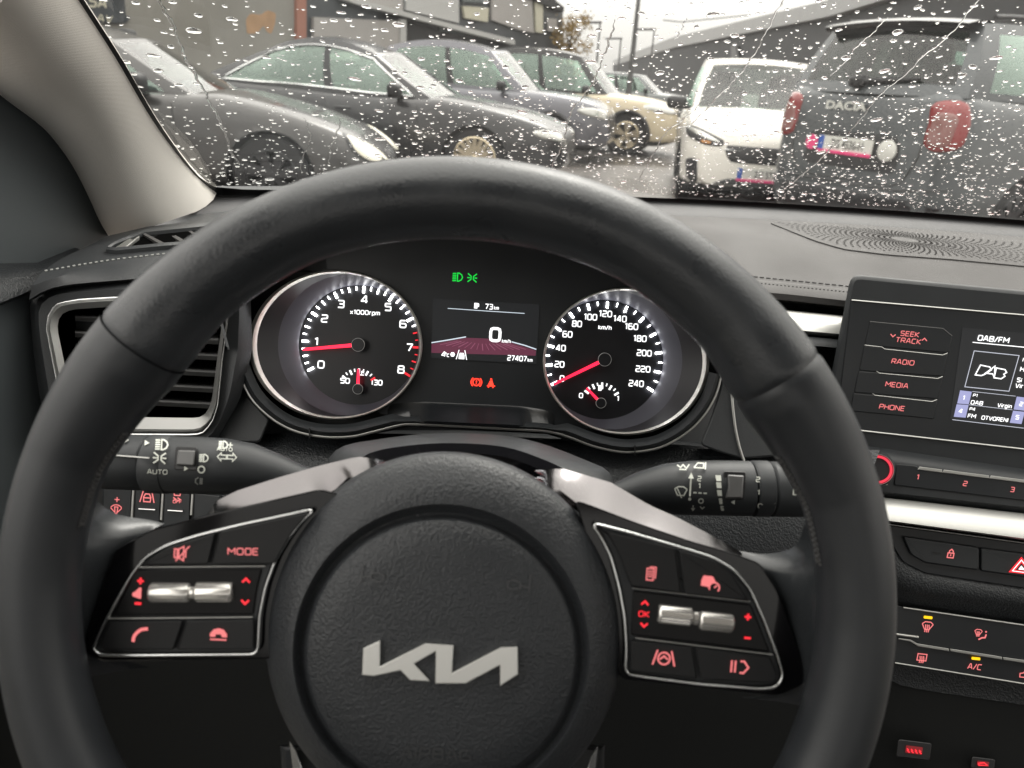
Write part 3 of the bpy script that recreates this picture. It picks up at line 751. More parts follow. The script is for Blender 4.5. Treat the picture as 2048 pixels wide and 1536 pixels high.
def needle(par, c, tip, w0, w1, hr, cap=True):
    dx, dy = tip[0]-c[0], tip[1]-c[1]; L = math.hypot(dx, dy); ux, uy = dx/L, dy/L; nx, ny = -uy, ux
    s0 = hr*.95
    mb = MB(); mb.prism([(c[0]+ux*s0+nx*w0, c[1]+uy*s0+ny*w0), (tip[0]+nx*w1, tip[1]+ny*w1), (tip[0]-nx*w1, tip[1]-ny*w1), (c[0]+ux*s0-nx*w0, c[1]+uy*s0-ny*w0)], NF, -.001, .0008)
    obj('needle', mb, M['needle'], par, 0)
    mb = MB(); mb.prism(ellipse(*c, hr, hr, 32), NF, -.005, .0025, 1); obj('needle_hub', mb, M['dial'], par)
    mb = MB(); mb.bead(ellipse(*c, hr, hr, 32), 1.3, NF, .0022, closed=True, n=6); obj('hub_ring', mb, M['hubring'], par)
needle(tach, (716, 689.5), (605, 699), 3.6, 2.6, 13); needle(tach, (715.5, 778), (717, 738), 3.2, 2.4, 10)
needle(speed, (1209.5, 719), (1106, 769), 3.4, 2.4, 13); needle(speed, (1202, 806), (1173.5, 776), 2.8, 2.0, 10)

# centre display
CF = Flat(.5885)
disp = thing_part('centre_display')
M['lcd'] = emit('lcd_panel', (.10, .11, .12), .07, base=(.012, .0125, .014), rough=.3)
mb = MB(); mb.prism([(866, 597), (1079, 609), (1073, 728), (862, 716)], FACE, -.001, .0012); obj('screen_glass', mb, M['lcd'], disp, 0)
CF = Flat(.590-.0016)
def z6(x, y): return (820+x/3.84, 500+y/3.84)
mb = MB(); mb.icon(FUEL, *z6(510, 428), 11, CF, 1.8); mb.text('73', *z6(606, 435), 11.2, CF, 3.5, sx=.9, bold=.015); mb.text('km', *z6(664, 445), 7.5, CF, 3.5, sx=.82, bold=.01)
mb.text('0', *z6(655, 650), 30, CF, 3.5, sx=1.0, bold=.035); mb.text('km/h', *z6(740, 700), 7.5, CF, 3.5, sx=.8, bold=.01)
mb.text('4', *z6(258, 800), 11, CF, 3.5, bold=.03); mb.text('°c', *z6(285, 804), 9, CF, 3.5, bold=.02)
mb.icon([('f', ARC(0, 0, .45, 0, 300, 5))], *z6(327, 802), 11, CF)
mb.text('27407', *z6(822, 832), 11.2, CF, 3.5, sx=.84, bold=.015); mb.text('km', *z6(922, 845), 7.5, CF, 3.5, sx=.82, bold=.01)
mb.icon([('l', [(-.3, -.5), (-.55, .5)]), ('l', [(.3, -.5), (.55, .5)]), ('f', [(-.3, .45), (-.3, .05), (-.2, -.2), (.2, -.2), (.3, .05), (.3, .45)])], *z6(397, 805), 19, CF, 1.6)
obj('readout', mb, M['white'], disp, 0)
mb = MB()
mb.stroke([z6(290, 448), z6(580, 468), z6(880, 487)], 1.3, CF); mb.stroke([z6(165, 712), z6(300, 690), z6(430, 667)], 2.2, CF); mb.stroke([z6(780, 705), z6(880, 732), z6(970, 763)], 2.2, CF)
obj('road_edge_lines', mb, emit('lcd_line', (.8, .9, 1), .7), disp, 0)
mb = MB(); mb.face([z6(165, 722), z6(430, 674), z6(640, 682), z6(780, 712), z6(968, 772), z6(965, 812), z6(165, 790)], Flat(.590-.0014)); obj('road_graphic', mb, emit('lcd_road', (.55, .09, .22), .17), disp, 0)
mb = MB()
for i in range(15):
    q = (i-7)/7; t = z6(550+q*70, 678+q*4); b = z6(560+q*330, 772+q*18-abs(q)*26)
    mb.stroke([(t[0]*.55+b[0]*.45, t[1]*.55+b[1]*.45), b], 1.0+.6*(i % 2), CF)
obj('road_streaks', mb, emit('lcd_streak', (.8, .25, .42), .28), disp, 0)
# warning lamps
LOWB = [('c', [(0, -.4), (.15, -.4), (.4, -.25), (.5, 0), (.4, .25), (.15, .4), (0, .4)])] + [('l', [(-.5, y+.03), (-.12, y)]) for y in (-.36, -.18, 0, .18, .36)]
PARKL = []
for sg in (-1, 1):
    PARKL += [('c', [(sg*.12, -.2), (sg*.22, -.2), (sg*.36, 0), (sg*.22, .2), (sg*.12, .2)])][0:1]
    PARKL += [('l', [(sg*(.34 if q else .42), q*.22), (sg*.5, q*.42)]) for q in (-1, 0, 1)]
mb = MB(); mb.icon(LOWB, *z6(365, 208), 20, FACE, 2.3); obj('low_beam_lamp', mb, M['green'], cl, 0)
mb = MB(); mb.icon([('l', [(-.45, -.42), (-.12, -.15), (-.12, .15), (-.45, .42)]), ('l', [(-.5, 0), (-.22, 0)]), ('l', [(.45, -.42), (.12, -.15), (.12, .15), (.45, .42)]), ('l', [(.5, 0), (.22, 0)])], *z6(478, 214), 20, FACE, 2.3); obj('parking_lamp', mb, M['green'], cl, 0)
mb = MB(); mb.icon([('c', ARC(0, 0, .33, 0, 345, 16)), ('l', ARC(0, 0, .5, 130, 230)), ('l', ARC(0, 0, .5, -50, 50)), ('l', [(0, -.18), (0, .04)]), ('l', [(0, .12), (0, .18)])], *z6(510, 1015), 21, FACE, 2.1); obj('brake_lamp', mb, M['redhot'], cl, 0)
mb = MB(); mb.icon([('f', ARC(0, -.4, .11, 0, 300, 5)), ('f', [(-.1, -.28), (.12, -.28), (.3, .25), (-.05, .25), (-.3, .2)]), ('l', [(-.4, .3), (.45, .3)]), ('l', [(-.2, .3), (-.25, .5)]), ('l', [(.2, .3), (.25, .5)])], *z6(622, 1022), 19, FACE, 2.2); obj('seat_belt_lamp', mb, M['redhot'], cl, 0)
# gauge hood: shell reaching from the dash top to the face, dark inside
hood = MB()
ho = spl([(452, 700), (430, 600), (440, 520), (520, 445), (650, 408), (900, 398), (1130, 412), (1280, 450), (1400, 520), (1470, 620), (1475, 740)], 5)
ho2 = [(x+(x-950)*.02, y-6) for x, y in ho]
hood.loft([[PD(x, y, .625) for x, y in ho], [PD(x*.99+9.5, y*.99+7, .53) for x, y in ho], [PD(x*.985+14, y*.985+9, .515) for x, y in ho], [PD(x*1.0, y-8, .515) for x, y in ho], [PD(x, y-16, .60) for x, y in ho], [PD(x, y-18, .66) for x, y in ho]])
cob('gauge_hood', hood, M['face'], 50)

# =================================================================== STALKS
LST = Barrel((150, 924), (470, 934), 58, .43)
st = thing('indicator_stalk', 'black lamp and indicator stalk left of the column with headlamp symbols', 'stalk', PD(480, 940, .45))
def barrel(pts, rads, d, m='dark', n=28):
    mb = MB(); P = [PD(x, y, d) for x, y in pts]; mb.tube(P, [r*d/FPX for r in rads], n=n); return mb
obj('lever', barrel([(306, 928), (330, 929), (400, 931), (450, 933), (500, 938), (550, 950), (600, 964), (660, 975)], [57, 57, 57, 56, 51, 42, 33, 30], .43), M['dark'], st, 50)
obj('twist_ring', barrel([(300, 927.5), (303, 927.7), (341, 929), (344, 929.2)], [56, 58.5, 58.5, 56], .43), M['dark'], st, 40)
obj('lever_tip', barrel([(120, 920), (150, 922), (160, 922), (296, 926), (300, 926)], [40, 52, 54, 55, 52], .43), M['dark'], st, 40)
mb = MB(); mb.bead([(200, 908), (299, 916)], 4, Barrel((150, 924), (470, 934), 55, .43), .0006); obj('tip_line', mb, M['silver'], st)
mb = MB(); mb.prism(smooth_poly([(352, 893), (395, 894), (394, 941), (348, 939)], 5), LST, -.004, .0008, 1.5); obj('rocker_frame', mb, M['black'], st)
mb = MB(); mb.prism(smooth_poly([(356, 900), (391, 901), (388, 932), (352, 930)], 3), LST, -.002, .0024, 3); obj('rocker', mb, M['slat'], st)
def zl(x, y): return (190+x/4.995, 860+y/4.995)
mb = MB(); LS2 = Barrel((150, 924), (470, 934), 59.5, .43)
mb.icon(LOWB, *zl(665, 145), 25, LS2, 3, h=.0004); mb.icon([('l', [(-.45, -.4), (-.12, -.15), (-.12, .15), (-.45, .4)]), ('l', [(-.5, 0), (-.2, 0)]), ('l', [(.45, -.4), (.12, -.15), (.12, .15), (.45, .4)]), ('l', [(.5, 0), (.2, 0)])], *zl(645, 280), 27, LS2, 3, h=.0004)
mb.text('AUTO', *zl(622, 418), 10, LS2, 2, sx=1.15, h=.0004, bold=.02)
mb.icon([('f', [(-.4, -.5), (.5, 0), (-.4, .5)])], *zl(518, 128), 11, LS2, h=-.0004)
mb.icon(LOWB, *zl(1085, 280), 18, LS2, 2.6, h=.0004); mb.icon([('c', ARC(0, 0, .5, 0, 340, 14))], *zl(1062, 395), 13, LS2, 3, h=.0004)
mb.icon([('f', [(-.4, -.5), (.5, 0), (-.4, .5)])], *zl(910, 385), 10, LS2, h=.001)
mb.icon([('c', [(-.5, 0), (-.1, -.45), (-.1, -.2), (.5, -.2), (.5, .2), (-.1, .2), (-.1, .45)])], *zl(1268, 268), 18, LS2, 2.4, h=.0004); mb.icon([('c', [(.5, 0), (.1, -.45), (.1, -.2), (-.5, -.2), (-.5, .2), (.1, .2), (.1, .45)])], *zl(1368, 272), 18, LS2, 2.4, h=.0004)
mb.icon(LOWB, *zl(1280, 148), 18, LS2, 2.6, h=.0004); mb.text('AUTO', *zl(1295, 190), 8, LS2, 3, sx=1.1, h=.0004, bold=.02); mb.icon(PLUS, *zl(1352, 150), 10, LS2, 2, h=.0004)
obj('stalk_symbols', mb, M['paint'], st, 0)
mb = MB(); mb.icon([('l', [(-.1, -.45), (-.45, -.2), (-.45, .2), (-.1, .45)]), ('l', [(.15, -.4), (.15, .4)]), ('l', [(.35, -.4), (.35, .4)])], *zl(1040, 510), 16, LS2, 2.4, h=.0004); obj('grey_symbol', mb, M['paintdim'], st, 0); mb = MB(); mb.icon([('c', ARC(0, 0, .5, 0, 340, 14))], *zl(592, 540), 12, LS2, 2, h=.0004)  # symbols printed in grey instead of white
obj('grey_symbol', mb, M['paintdim'], st, 0); mb = MB()
mb.icon([('l', [(-.5, -.1), (-.2, .1), (0, -.1), (.25, .15), (.5, -.05)])], *zl(265, 98), 28, Barrel((150, 924), (470, 934), 56, .43), 3, h=.0004)
obj('grey_symbol', mb, M['paintdim'], st, 0)

RST = Barrel((1340, 976), (1640, 980), 55, .43)
st = thing('wiper_stalk', 'black wiper stalk right of the column with white wiper symbols', 'stalk', PD(1400, 985, .45))
obj('lever', barrel([(1180, 1000), (1235, 993), (1280, 984), (1330, 978), (1380, 976), (1440, 976), (1498, 977)], [24, 28, 40, 50, 54, 55, 55], .43), M['dark'], st, 50)
obj('twist_ring', barrel([(1502, 977), (1505, 977), (1534, 977.5), (1537, 977.5)], [53, 56, 56, 53], .43), M['dark'], st, 40)
obj('lever_tip', barrel([(1538, 978), (1542, 978), (1640, 980), (1660, 980)], [51, 55, 54, 44], .43), M['dark'], st, 40)
def zr(x, y): return (1200+x/4.096, 860+y/4.096)
mb = MB(); mb.prism(smooth_poly([zr(1010, 335), zr(1195, 340), zr(1195, 450), zr(1175, 575), zr(1020, 572)], 5), RST, -.004, .0008, 1.5); obj('rocker_frame', mb, M['black'], st)
mb = MB(); mb.prism(smooth_poly([zr(1045, 365), zr(1180, 372), zr(1168, 560), zr(1025, 560), zr(1050, 470)], 3), RST, -.002, .0024, 3); obj('rocker', mb, M['slat'], st)
RS2 = Barrel((1340, 976), (1640, 980), 57.5, .43)
mb = MB()
WIPE = [('l', [(-.5, -.2), (-.2, -.4), (.2, -.4), (.5, -.2)]), ('l', [(-.5, -.2), (-.25, .3), (.25, .3), (.5, -.2)]), ('l', [(-.3, -.25), (.1, .5)])]
mb.icon(WIPE, *zr(662, 505), 25, RS2, 2.4)
mb.icon([('l', [(0, -.3), (0, .5)]), ('f', [(-.12, -.28), (0, -.55), (.12, -.28)]), ('f', ARC(0, .62, .07, 0, 315, 7))], *zr(742, 450), 46, RS2, 3.2); mb.icon([('l', [(0, -.5), (0, -.1)]), ('f', [(-.4, .0), (0, .6), (.4, .0)])], *zr(762, 640), 11, RS2, 2)
for t, x, y in (('2', 815, 398), ('1', 815, 458), ('2', 1295, 405), ('1', 1300, 512)): mb.text(t, *zr(x, y), 11, RS2, 3, bold=.02)
mb.icon([('l', [(-.5, 0), (-.26, 0)]), ('l', [(-.12, 0), (.12, 0)]), ('l', [(.26, 0), (.5, 0)])], *zr(820, 516), 27, RS2, 3)
mb.icon([('c', ARC(0, 0, .5, 0, 340, 14))], *zr(827, 582), 9, RS2, 2); mb.icon([('c', ARC(0, 0, .5, 0, 340, 14))], *zr(1313, 622), 9, RS2, 2)
mb.icon(DNC, *zr(838, 637), 9, RS2, 2); mb.icon([('f', [(.4, -.5), (-.5, 0), (.4, .5)])], *zr(1090, 592), 9, RS2, h=.0014); mb.icon([('f', [(.4, -.5), (-.5, 0), (.4, .5)])], *zr(1422, 617), 10, RS2)
for i, (a, b) in enumerate((((945, 370), (990, 370)), ((950, 428), (992, 428)), ((957, 492), (996, 492)), ((972, 560), (1000, 560)), ((985, 622), (1012, 622)))):
    dy = 48 if i < 4 else 40; k = 8
    mb.face([zr(*a), zr(*b), zr(b[0]+4, b[1]+dy), zr(a[0]+k, a[1]+dy)], RS2, .0005)
mb.icon([('l', [(-.5, -.1), (-.2, .1), (.0, -.15), (.3, .15), (.5, -.2)]), ('l', [(-.3, .25), (.3, .25)])], *zr(680, 298), 24, RS2, 2.4); mb.icon([('l', [(-.5, .2), (-.2, -.2), (.3, -.2), (.3, .2), (-.5, .2)]), ('l', [(.45, -.3), (.45, .3)])], *zr(820, 290), 24, RS2, 2.4)
mb.icon([('l', [(.5, -.4), (-.4, -.4), (-.4, .4), (.5, .4)]), ('l', [(-.35, -.1), (.35, .55)])], *zr(1620, 497), 21, RS2, 2.4)
obj('stalk_symbols', mb, M['paint'], st, 0)

# =================================================================== DASHBOARD
dash = thing('dashboard', 'dark grey soft dashboard with stitched top pad running under the windscreen', 'dashboard', PD(1300, 700, .78))
def dob(nm, mb, m, smooth=40, par=None): return obj(nm, mb, M[m], par or dash, smooth)
def rowz(pts, zs, n=60):
    P = resample(spl(pts, 4), n); Z = np.interp(np.linspace(0, 1, n), np.linspace(0, 1, len(zs)), zs) if hasattr(zs, '__len__') else [zs]*n
    return [PZ(x, y, z) for (x, y), z in zip(P, Z)]
def rowd(pts, ds, n=60):
    P = resample(spl(pts, 4), n); D = np.interp(np.linspace(0, 1, n), np.linspace(0, 1, len(ds)), ds) if hasattr(ds, '__len__') else [ds]*n
    return [PD(x, y, d) for (x, y), d in zip(P, D)]
XR = 2500
foot = [WS(x, -.004, -.006) for x in np.linspace(-.345, 1.10, 60)]
# strip below the glass (defroster shelf), far edge follows the glass foot
mb = MB()
def shelf_row(dy, dz):
    out = []
    for i, x in enumerate(np.linspace(-.345, 1.10, 60)):
        p = WS(x, -.004, -.006); out.append(Vector((p.x*(1-.0*dy), p.y-dy, p.z-dz)))
    return out
mb.loft([shelf_row(-.02, .012), shelf_row(0, 0.0005), shelf_row(.025, .004), shelf_row(.052, .0078), shelf_row(.057, .0105)])
dob('defroster_shelf', mb, 'shelf', 60)
# main top pad: from the shelf to the stitched front edge
ZP = -.150
def padedge(dy, dz, x0=-.30, x1=1.10, n=60):
    out = []
    for x in np.linspace(x0, x1, n):
        p = WS(x, -.004, -.006); out.append(Vector((p.x, p.y-dy, p.z-dz)))
    return out
mb = MB()
fe0 = [PZ(x, y, -.172) for x, y in resample([(300, 520), (500, 505), (900, 512), (1490, 557), (1690, 577), (2100, 620), (2600, 676)], 80)]
fe = [Vector((x, float(np.interp(x, [p.x for p in fe0], [p.y for p in fe0])), CAM.z-.172)) for x in np.linspace(-.30, 1.10, 60)]
far = padedge(.055, .0083)
rows = [padedge(.052, .015), far]
for k in (.15, .3, .45, .6, .75, .88, 1.0):
    rows.append([a.lerp(b, k)+Vector((0, 0, .010*math.sin(PI*min(1, k*1.05)))) for a, b in zip(far, fe)])
mb.loft(rows); dob('top_pad', mb, 'pad', 60); PT = OnMesh(mb)
# front lip under the stitching
mb = MB()
l0 = [(300, 520), (500, 505), (900, 512), (1490, 557), (1690, 577), (2100, 620), (2500, 665)]
def sh(l, d): return [(x, y+d) for x, y in l]
mb.loft([rowz(l0, -.172), rowd(sh(l0, 4), [.745, .72, .70, .70]), rowd(sh(l0, 24), [.735, .71, .69, .69]), rowd(sh(l0, 36), [.735, .712, .692, .69]), rowd(sh(l0, 42), [.75, .74, .72, .72])])
dob('front_lip', mb, 'pad', 60)
mb = MB(); P = resample([(x, y+6.5) for x, y in l0[3:]], 260)
for i in range(0, 258, 2):
    a, b = PD(*P[i], .692), PD(*P[i+1], .692); m_ = (a+b)/2; mb.tube([m_+(a-m_)*.8, m_+(b-m_)*.8], .0005, n=5)
def ontop(x, dy):
    p = PT.t.ray_cast(Vector((x, fe_y(x)+dy, CAM.z)), Vector((0, 0, -1)))[0]
    return (p or Vector((x, fe_y(x)+dy, CAM.z-.172)))+Vector((0, 0, .0004))
fex = [p.x for p in fe]; fey = [p.y for p in fe]
def fe_y(x): return float(np.interp(x, fex, fey))
for i in range(150):
    x = .18+.0062*i; mb.tube([ontop(x, .005), ontop(x+.0042, .005)], .0005, n=5)
dob('stitch_line', mb, 'black')
mb = MB(); mb.tube([p+Vector((0, -.0005, .0003)) for p in [PZ(x, y+2.5, -.172) for x, y in resample(l0, 60)]], .0006, n=5); dob('seam', mb, 'black')
# dark recess and silver strip below the lip
mb = MB(); mb.loft([rowd(sh(l0, 40), .735), rowd(sh(l0, 70), .745), rowd(sh(l0, 120), .72), rowd(sh(l0, 400), .68)]); dob('recess', mb, 'dark')
mb = MB(); sl = [(1440, 603), (1563, 619), (1678, 630), (1800, 644), (2000, 668)]
mb.loft([rowd(sl, .705, 20), rowd(sh(sl, 3), .685, 20), rowd(sh(sl, 22), .672, 20), rowd(sh(sl, 38), .668, 20), rowd(sh(sl, 44), .672, 20), rowd(sh(sl, 46), .70, 20)]); dob('silver_strip', mb, 'silver', 60)
mb = MB(); s2 = sh(sl, 46); mb.loft([rowd(s2, .69, 20), rowd(sh(s2, 4), .668, 20), rowd(sh(s2, 20), .664, 20), rowd(sh(s2, 24), .69, 20)]); dob('lower_strip', mb, 'dark', 60)
# speaker grille with a swirl of holes, let into the pad
grp = [(1534, 445), (1738, 459), (2048, 489), (2300, 517), (2300, 563), (2048, 534), (1899, 520), (1775, 511), (1687, 500), (1629, 483)]
gp = resample(smooth_poly(grp, 8), 80, True)
cen = (1900, 495)
mb = MB(); rows = [[PT.hit(cen[0]+(x-cen[0])*q, cen[1]+(y-cen[1])*q, .0012) for x, y in gp] for q in (1, .995, .8, .6, .4, .2, .02)]
rows.insert(0, [PT.hit(x, y, -.002) for x, y in gp]); mb.loft(rows, cu=True); dob('speaker_grille', mb, 'pad', 60)
def inpoly(x, y, poly):
    c = False; n = len(poly)
    for i in range(n):
        a, b = poly[i], poly[i-1]
        if (a[1] > y) != (b[1] > y) and x < (b[0]-a[0])*(y-a[1])/(b[1]-a[1])+a[0]: c = not c
    return c
mb = MB(); sc = PT.hit(1808, 484); gin = inset(gp, 3.0)
def to_px(p):
    v = p-CAM; d = v.dot(FWD); return (1024+FPX*v.dot(RGT)/d, 768-FPX*v.dot(UPV)/d)
for ring in range(2, 58):
    r = .004+ring*.0058
    for k in range(64):
        a = 2*PI*k/64+ring*.055
        p = sc+Vector((r*math.cos(a), r*math.sin(a), 0)); q = to_px(p)
        if not (1500 < q[0] < 2300 and 430 < q[1] < 570) or not inpoly(q[0], q[1], gin): continue
        c = PT.hit(q[0], q[1], .0016); s = min(.0012, (.004+ring*.0058)*.045)
        er, et = Vector((math.cos(a), math.sin(a), 0)), Vector((-math.sin(a), math.cos(a), 0))
        # slope of the pad keeps the hole flat on it
        mb.add([PT.hit(*to_px(c+er*s*1.6*math.cos(t)+et*s*math.sin(t)), .0016) for t in (0, 1.05, 2.1, 3.14, 4.19, 5.24)], [(0, 1, 2, 3, 4, 5)])
dob('grille_holes', mb, 'hole', 0)
# left end of the dash
l1 = [(428, 396), (545, 389), (800, 385)]
mb = MB()
mb.loft([rowd([(434, 372), (560, 372), (800, 368)], [.87, .91, .94], 30), rowd([(420, 404), (520, 402), (800, 398)], [.80, .83, .86], 30), rowd([(405, 418), (480, 413), (800, 404)], [.775, .80, .83], 30), rowd([(321, 447), (460, 438), (800, 425)], [.72, .755, .78], 30),
         rowd([(219, 471), (300, 461), (420, 452), (800, 448)], [.665, .695, .72, .74], 30), rowd([(120, 518), (210, 488), (420, 462), (800, 460)], [.59, .64, .70, .72], 30), rowd([(84, 545), (230, 521), (420, 500), (800, 500)], [.56, .60, .655, .67], 30),
         rowd([(64, 572), (140, 548), (300, 528), (520, 515), (800, 515)], [.548, .566, .60, .625, .64], 30), rowd([(58, 600), (110, 574), (230, 561), (480, 545), (800, 545)], [.550, .560, .585, .61, .63], 30), rowd([(58, 605), (110, 580), (230, 568), (480, 552), (800, 552)], [.565, .575, .60, .625, .645], 30)])
dob('left_pad', mb, 'face', 60); LPD = OnMesh(mb)
mb = MB(); mb.tube([LPD.hit(x, y, .0003) for x, y in resample([(405, 418), (480, 413), (640, 406)], 20)], .0007, n=5); dob('left_seam', mb, 'black')
mb = MB(); Pp = [LPD.hit(x, y, .0004) for x, y in resample(spl([(90, 543), (230, 520), (420, 499)], 5), 60)]
for i in range(0, 58, 2): mb.tube([Pp[i], Pp[i+1]], .0009, n=5)
dob('stitch_line', mb, 'paintdim')
# left front face around the vent
fo = [(58, 600), (90, 574), (160, 566), (300, 558), (480, 548), (500, 560), (505, 700), (480, 800), (430, 885), (380, 905), (120, 905), (80, 800), (66, 700)]
vi = [(93, 655), (98, 623), (118, 607), (160, 600), (228, 596), (340, 592), (446, 590), (456, 632), (444, 719), (435, 810), (427, 838), (410, 863), (392, 869), (228, 868), (150, 862), (122, 800)]
def align(o, i, n=72):
    O = resample(o, n*4, True); I = resample(i, n, True); c = np.mean(np.array(I), 0); out = []
    for p in I:
        a = math.atan2(p[1]-c[1], p[0]-c[0])
        out.append(min(O, key=lambda q: abs((math.atan2(q[1]-c[1], q[0]-c[0])-a+PI) % (2*PI)-PI)))
    return out, I
O, I = align(smooth_poly(fo, 14), smooth_poly(vi, 10))
mb = MB(); mb.loft([[PD(x, y, .60) for x, y in O], [PD(x, y, .572) for x, y in O], [PD(x, y, .560) for x, y in [((a[0]+b[0])/2, (a[1]+b[1])/2) for a, b in zip(O, I)]], [PD(x, y, .562) for x, y in I], [PD(x, y, .60) for x, y in I]], cu=True)
dob('left_fascia', mb, 'face', 50)
# lower dash behind the wheel
mb = MB()
mb.loft([rowd([(40, 720), (300, 860), (900, 860), (1500, 890), (1760, 900)], .66, 30), rowd([(40, 905), (470, 872), (660, 868), (1240, 892), (1500, 900), (1760, 900)], .602, 30),
         rowd([(30, 960), (470, 930), (900, 930), (1500, 960), (1730, 980)], .585, 30), rowd([(20, 1120), (470, 1050), (900, 1040), (1500, 1120), (1745, 1120)], .580, 30), rowd([(0, 1250), (900, 1160), (1745, 1190)], .592, 30)])
dob('knee_panel', mb, 'leather', 60)
mb = MB(); mb.loft([rowd([(0, 1246), (900, 1156), (1745, 1186)], .593, 30), rowd([(0, 1300), (900, 1200), (1745, 1230)], .60, 30), rowd([(-80, 1750), (900, 1750), (1690, 1750)], .66, 30)]); dob('lower_knee_panel', mb, 'foot', 60)
# grey trim right of the gauges
mb = MB(); tr = [(1448, 700), (1470, 690), (1510, 720), (1560, 800), (1600, 905), (1560, 912), (1484, 918), (1440, 905), (1400, 890), (1420, 840), (1440, 780)]
mb.prism(smooth_poly(tr, 10), Flat(.575), -.03, 0, 4); dob('right_cheek', mb, 'face', 50)
mb = MB(); mb.bead(spl([(1462, 720), (1464, 790), (1470, 850), (1478, 890), (1488, 922)], 4), 6, Flat(.573), 0); dob('cheek_line', mb, 'silver', 60)
mb = MB(); mb.prism(smooth_poly([(452, 632), (466, 640), (470, 726), (499, 796), (540, 840), (520, 885), (430, 885), (412, 866), (428, 838)], 8), Flat(.582), -.02, 0, 4); dob('left_cheek', mb, 'face', 50)

# --- left air vent
vent = thing('side_vent', 'rectangular side air vent with silver frame and horizontal slats beside the rev counter', 'air vent', PD(270, 860, .58))
O = resample(smooth_poly(vi, 14), 72, True)
I2 = resample(smooth_poly([(114, 655), (119, 630), (141, 619), (214, 614), (340, 609), (440, 606), (446, 632), (434, 719), (424, 800), (414, 826), (398, 836), (255, 834), (165, 828), (138, 770)], 14), 72, True)
O, I = align(vi, I2)
O = [(x, y) for x, y in O]
mb = MB(); mb.loft([[PD(x, y, .58) for x, y in O], [PD(x, y, .558) for x, y in O], [PD(x, y, .553) for x, y in [((a[0]*.7+b[0]*.3), (a[1]*.7+b[1]*.3)) for a, b in zip(O, I)]], [PD(x, y, .5565) for x, y in I], [PD(x, y, .585) for x, y in I]], cu=True)
obj('vent_frame', mb, M['ventm'], vent, 45)
mb = MB(); mb.bead(O, 5, Flat(.5555), 0, closed=True); obj('frame_edge', mb, M['chrome'], vent, 60)
mb = MB(); mb.prism(I, Flat(.66), -.01, 0); mb.loft([[PD(x, y, .584) for x, y in I], [PD(x, y, .66) for x, y in I]], cu=True); obj('duct', mb, M['cavity'], vent, 0)
for y in (645, 677, 709, 742, 774, 806):
    mb = MB(); a, b = (150, y-14), (437, y+1)
    mb.loft([[PD(*a, .566), PD(*b, .566)], [PD(a[0], a[1]+3, .564), PD(b[0], b[1]+3, .564)], [PD(a[0], a[1]+11, .570), PD(b[0], b[1]+11, .570)], [PD(a[0], a[1]-2, .625), PD(b[0], b[1]-2, .625)], [PD(a[0], a[1]-8, .625), PD(b[0], b[1]-8, .625)]], cv=True)
    obj('slat', mb, M['slat'], vent, 30)
mb = MB(); mb.prism([(150, 640), (215, 640), (200, 700), (160, 710)], Flat(.585), -.02, 0, 3); obj('vent_cheek', mb, M['dark'], vent)

# --- corner demister vent
dv = thing('demister_vent', 'small wedge-shaped demister vent at the foot of the windscreen pillar', 'air vent', PD(310, 500, .65))
def q4(x, y): return (x/2.742, y/2.742)
vp = [q4(572, 1388), q4(625, 1348), q4(790, 1281), q4(1120, 1246), (470, 450), (470, 488), q4(1000, 1362), q4(900, 1370), q4(640, 1396)]
vd = lambda x: float(np.interp(x, [208, 420, 520], [.634, .70, .73]))
Pv = resample(smooth_poly(vp, 5), 60, True)
Iv = inset(Pv, 6)
mb = MB(); mid_ = inset(Pv, 3)
mb.loft([[LPD.hit(x, y, -.002) for x, y in Pv], [LPD.hit(x, y, .0035) for x, y in Pv], [LPD.hit(x, y, .0045) for x, y in mid_], [LPD.hit(x, y, .0035) for x, y in Iv], [LPD.hit(x, y, .0006) for x, y in Iv]], cu=True)
obj('vent_rim', mb, M['face'], dv, 40)
mb = MB(); c_ = np.mean(np.array(Iv), 0)
mb.loft([[LPD.hit(c_[0]+(x-c_[0])*q, c_[1]+(y-c_[1])*q, .0006) for x, y in Iv] for q in (1, .7, .4, .02)], cu=True); obj('vent_well', mb, M['cavity'], dv, 0)
for i, pts in enumerate(([(228, 505), (262, 482), (286, 471), (279, 481), (250, 504)], [(282, 474), (290, 472), (338, 497), (326, 499)], [(322, 465), (330, 464), (374, 490), (362, 492)], [(362, 460), (369, 459), (410, 484), (400, 486)])):
    mb = MB(); mb.prism(pts, LPD, .0004, .0032, 1); obj('vane', mb, M['silver'] if i == 0 else M['pad'], dv)

# --- driver's switch bank
sw = thing('driver_switch_bank', 'row of dark push switches with red legends below the indicator stalk', 'switch panel', PD(300, 1040, .56))
SP = Flat(.56)
mb = MB(); mb.prism([(180, 958), (272, 966), (300, 970), (420, 985), (440, 1080), (180, 1080)], SP, -.01, 0, 1); obj('switch_plate', mb, M['black'], sw)
for pl in ([(206, 966), (264, 970), (260, 1060), (204, 1060)], [(271, 972), (322, 978), (318, 1060), (267, 1060)], [(329, 979), (381, 985), (378, 1060), (325, 1060)], [(388, 986), (440, 992), (440, 1060), (386, 1060)]):
    mb = MB(); mb.prism(pl, SP, -.002, .003, 2); obj('switch', mb, M['dark'], sw)
for a, b in (((266.5, 981), (263, 1040)), ((325.5, 985), (322, 1040)), ((385, 988), (382, 1030))):
    mb = MB(); mb.bead([a, b], 5, SP, .0035); obj('divider', mb, M['silver'], sw)
for a, b in (((278, 1017), (311, 1019)), ((336, 1020), (366, 1022))):
    mb = MB(); mb.bead([a, b], 5, SP, .0045); obj('switch_bar', mb, M['chrome'], sw)
SL = Flat(.56-.0033)
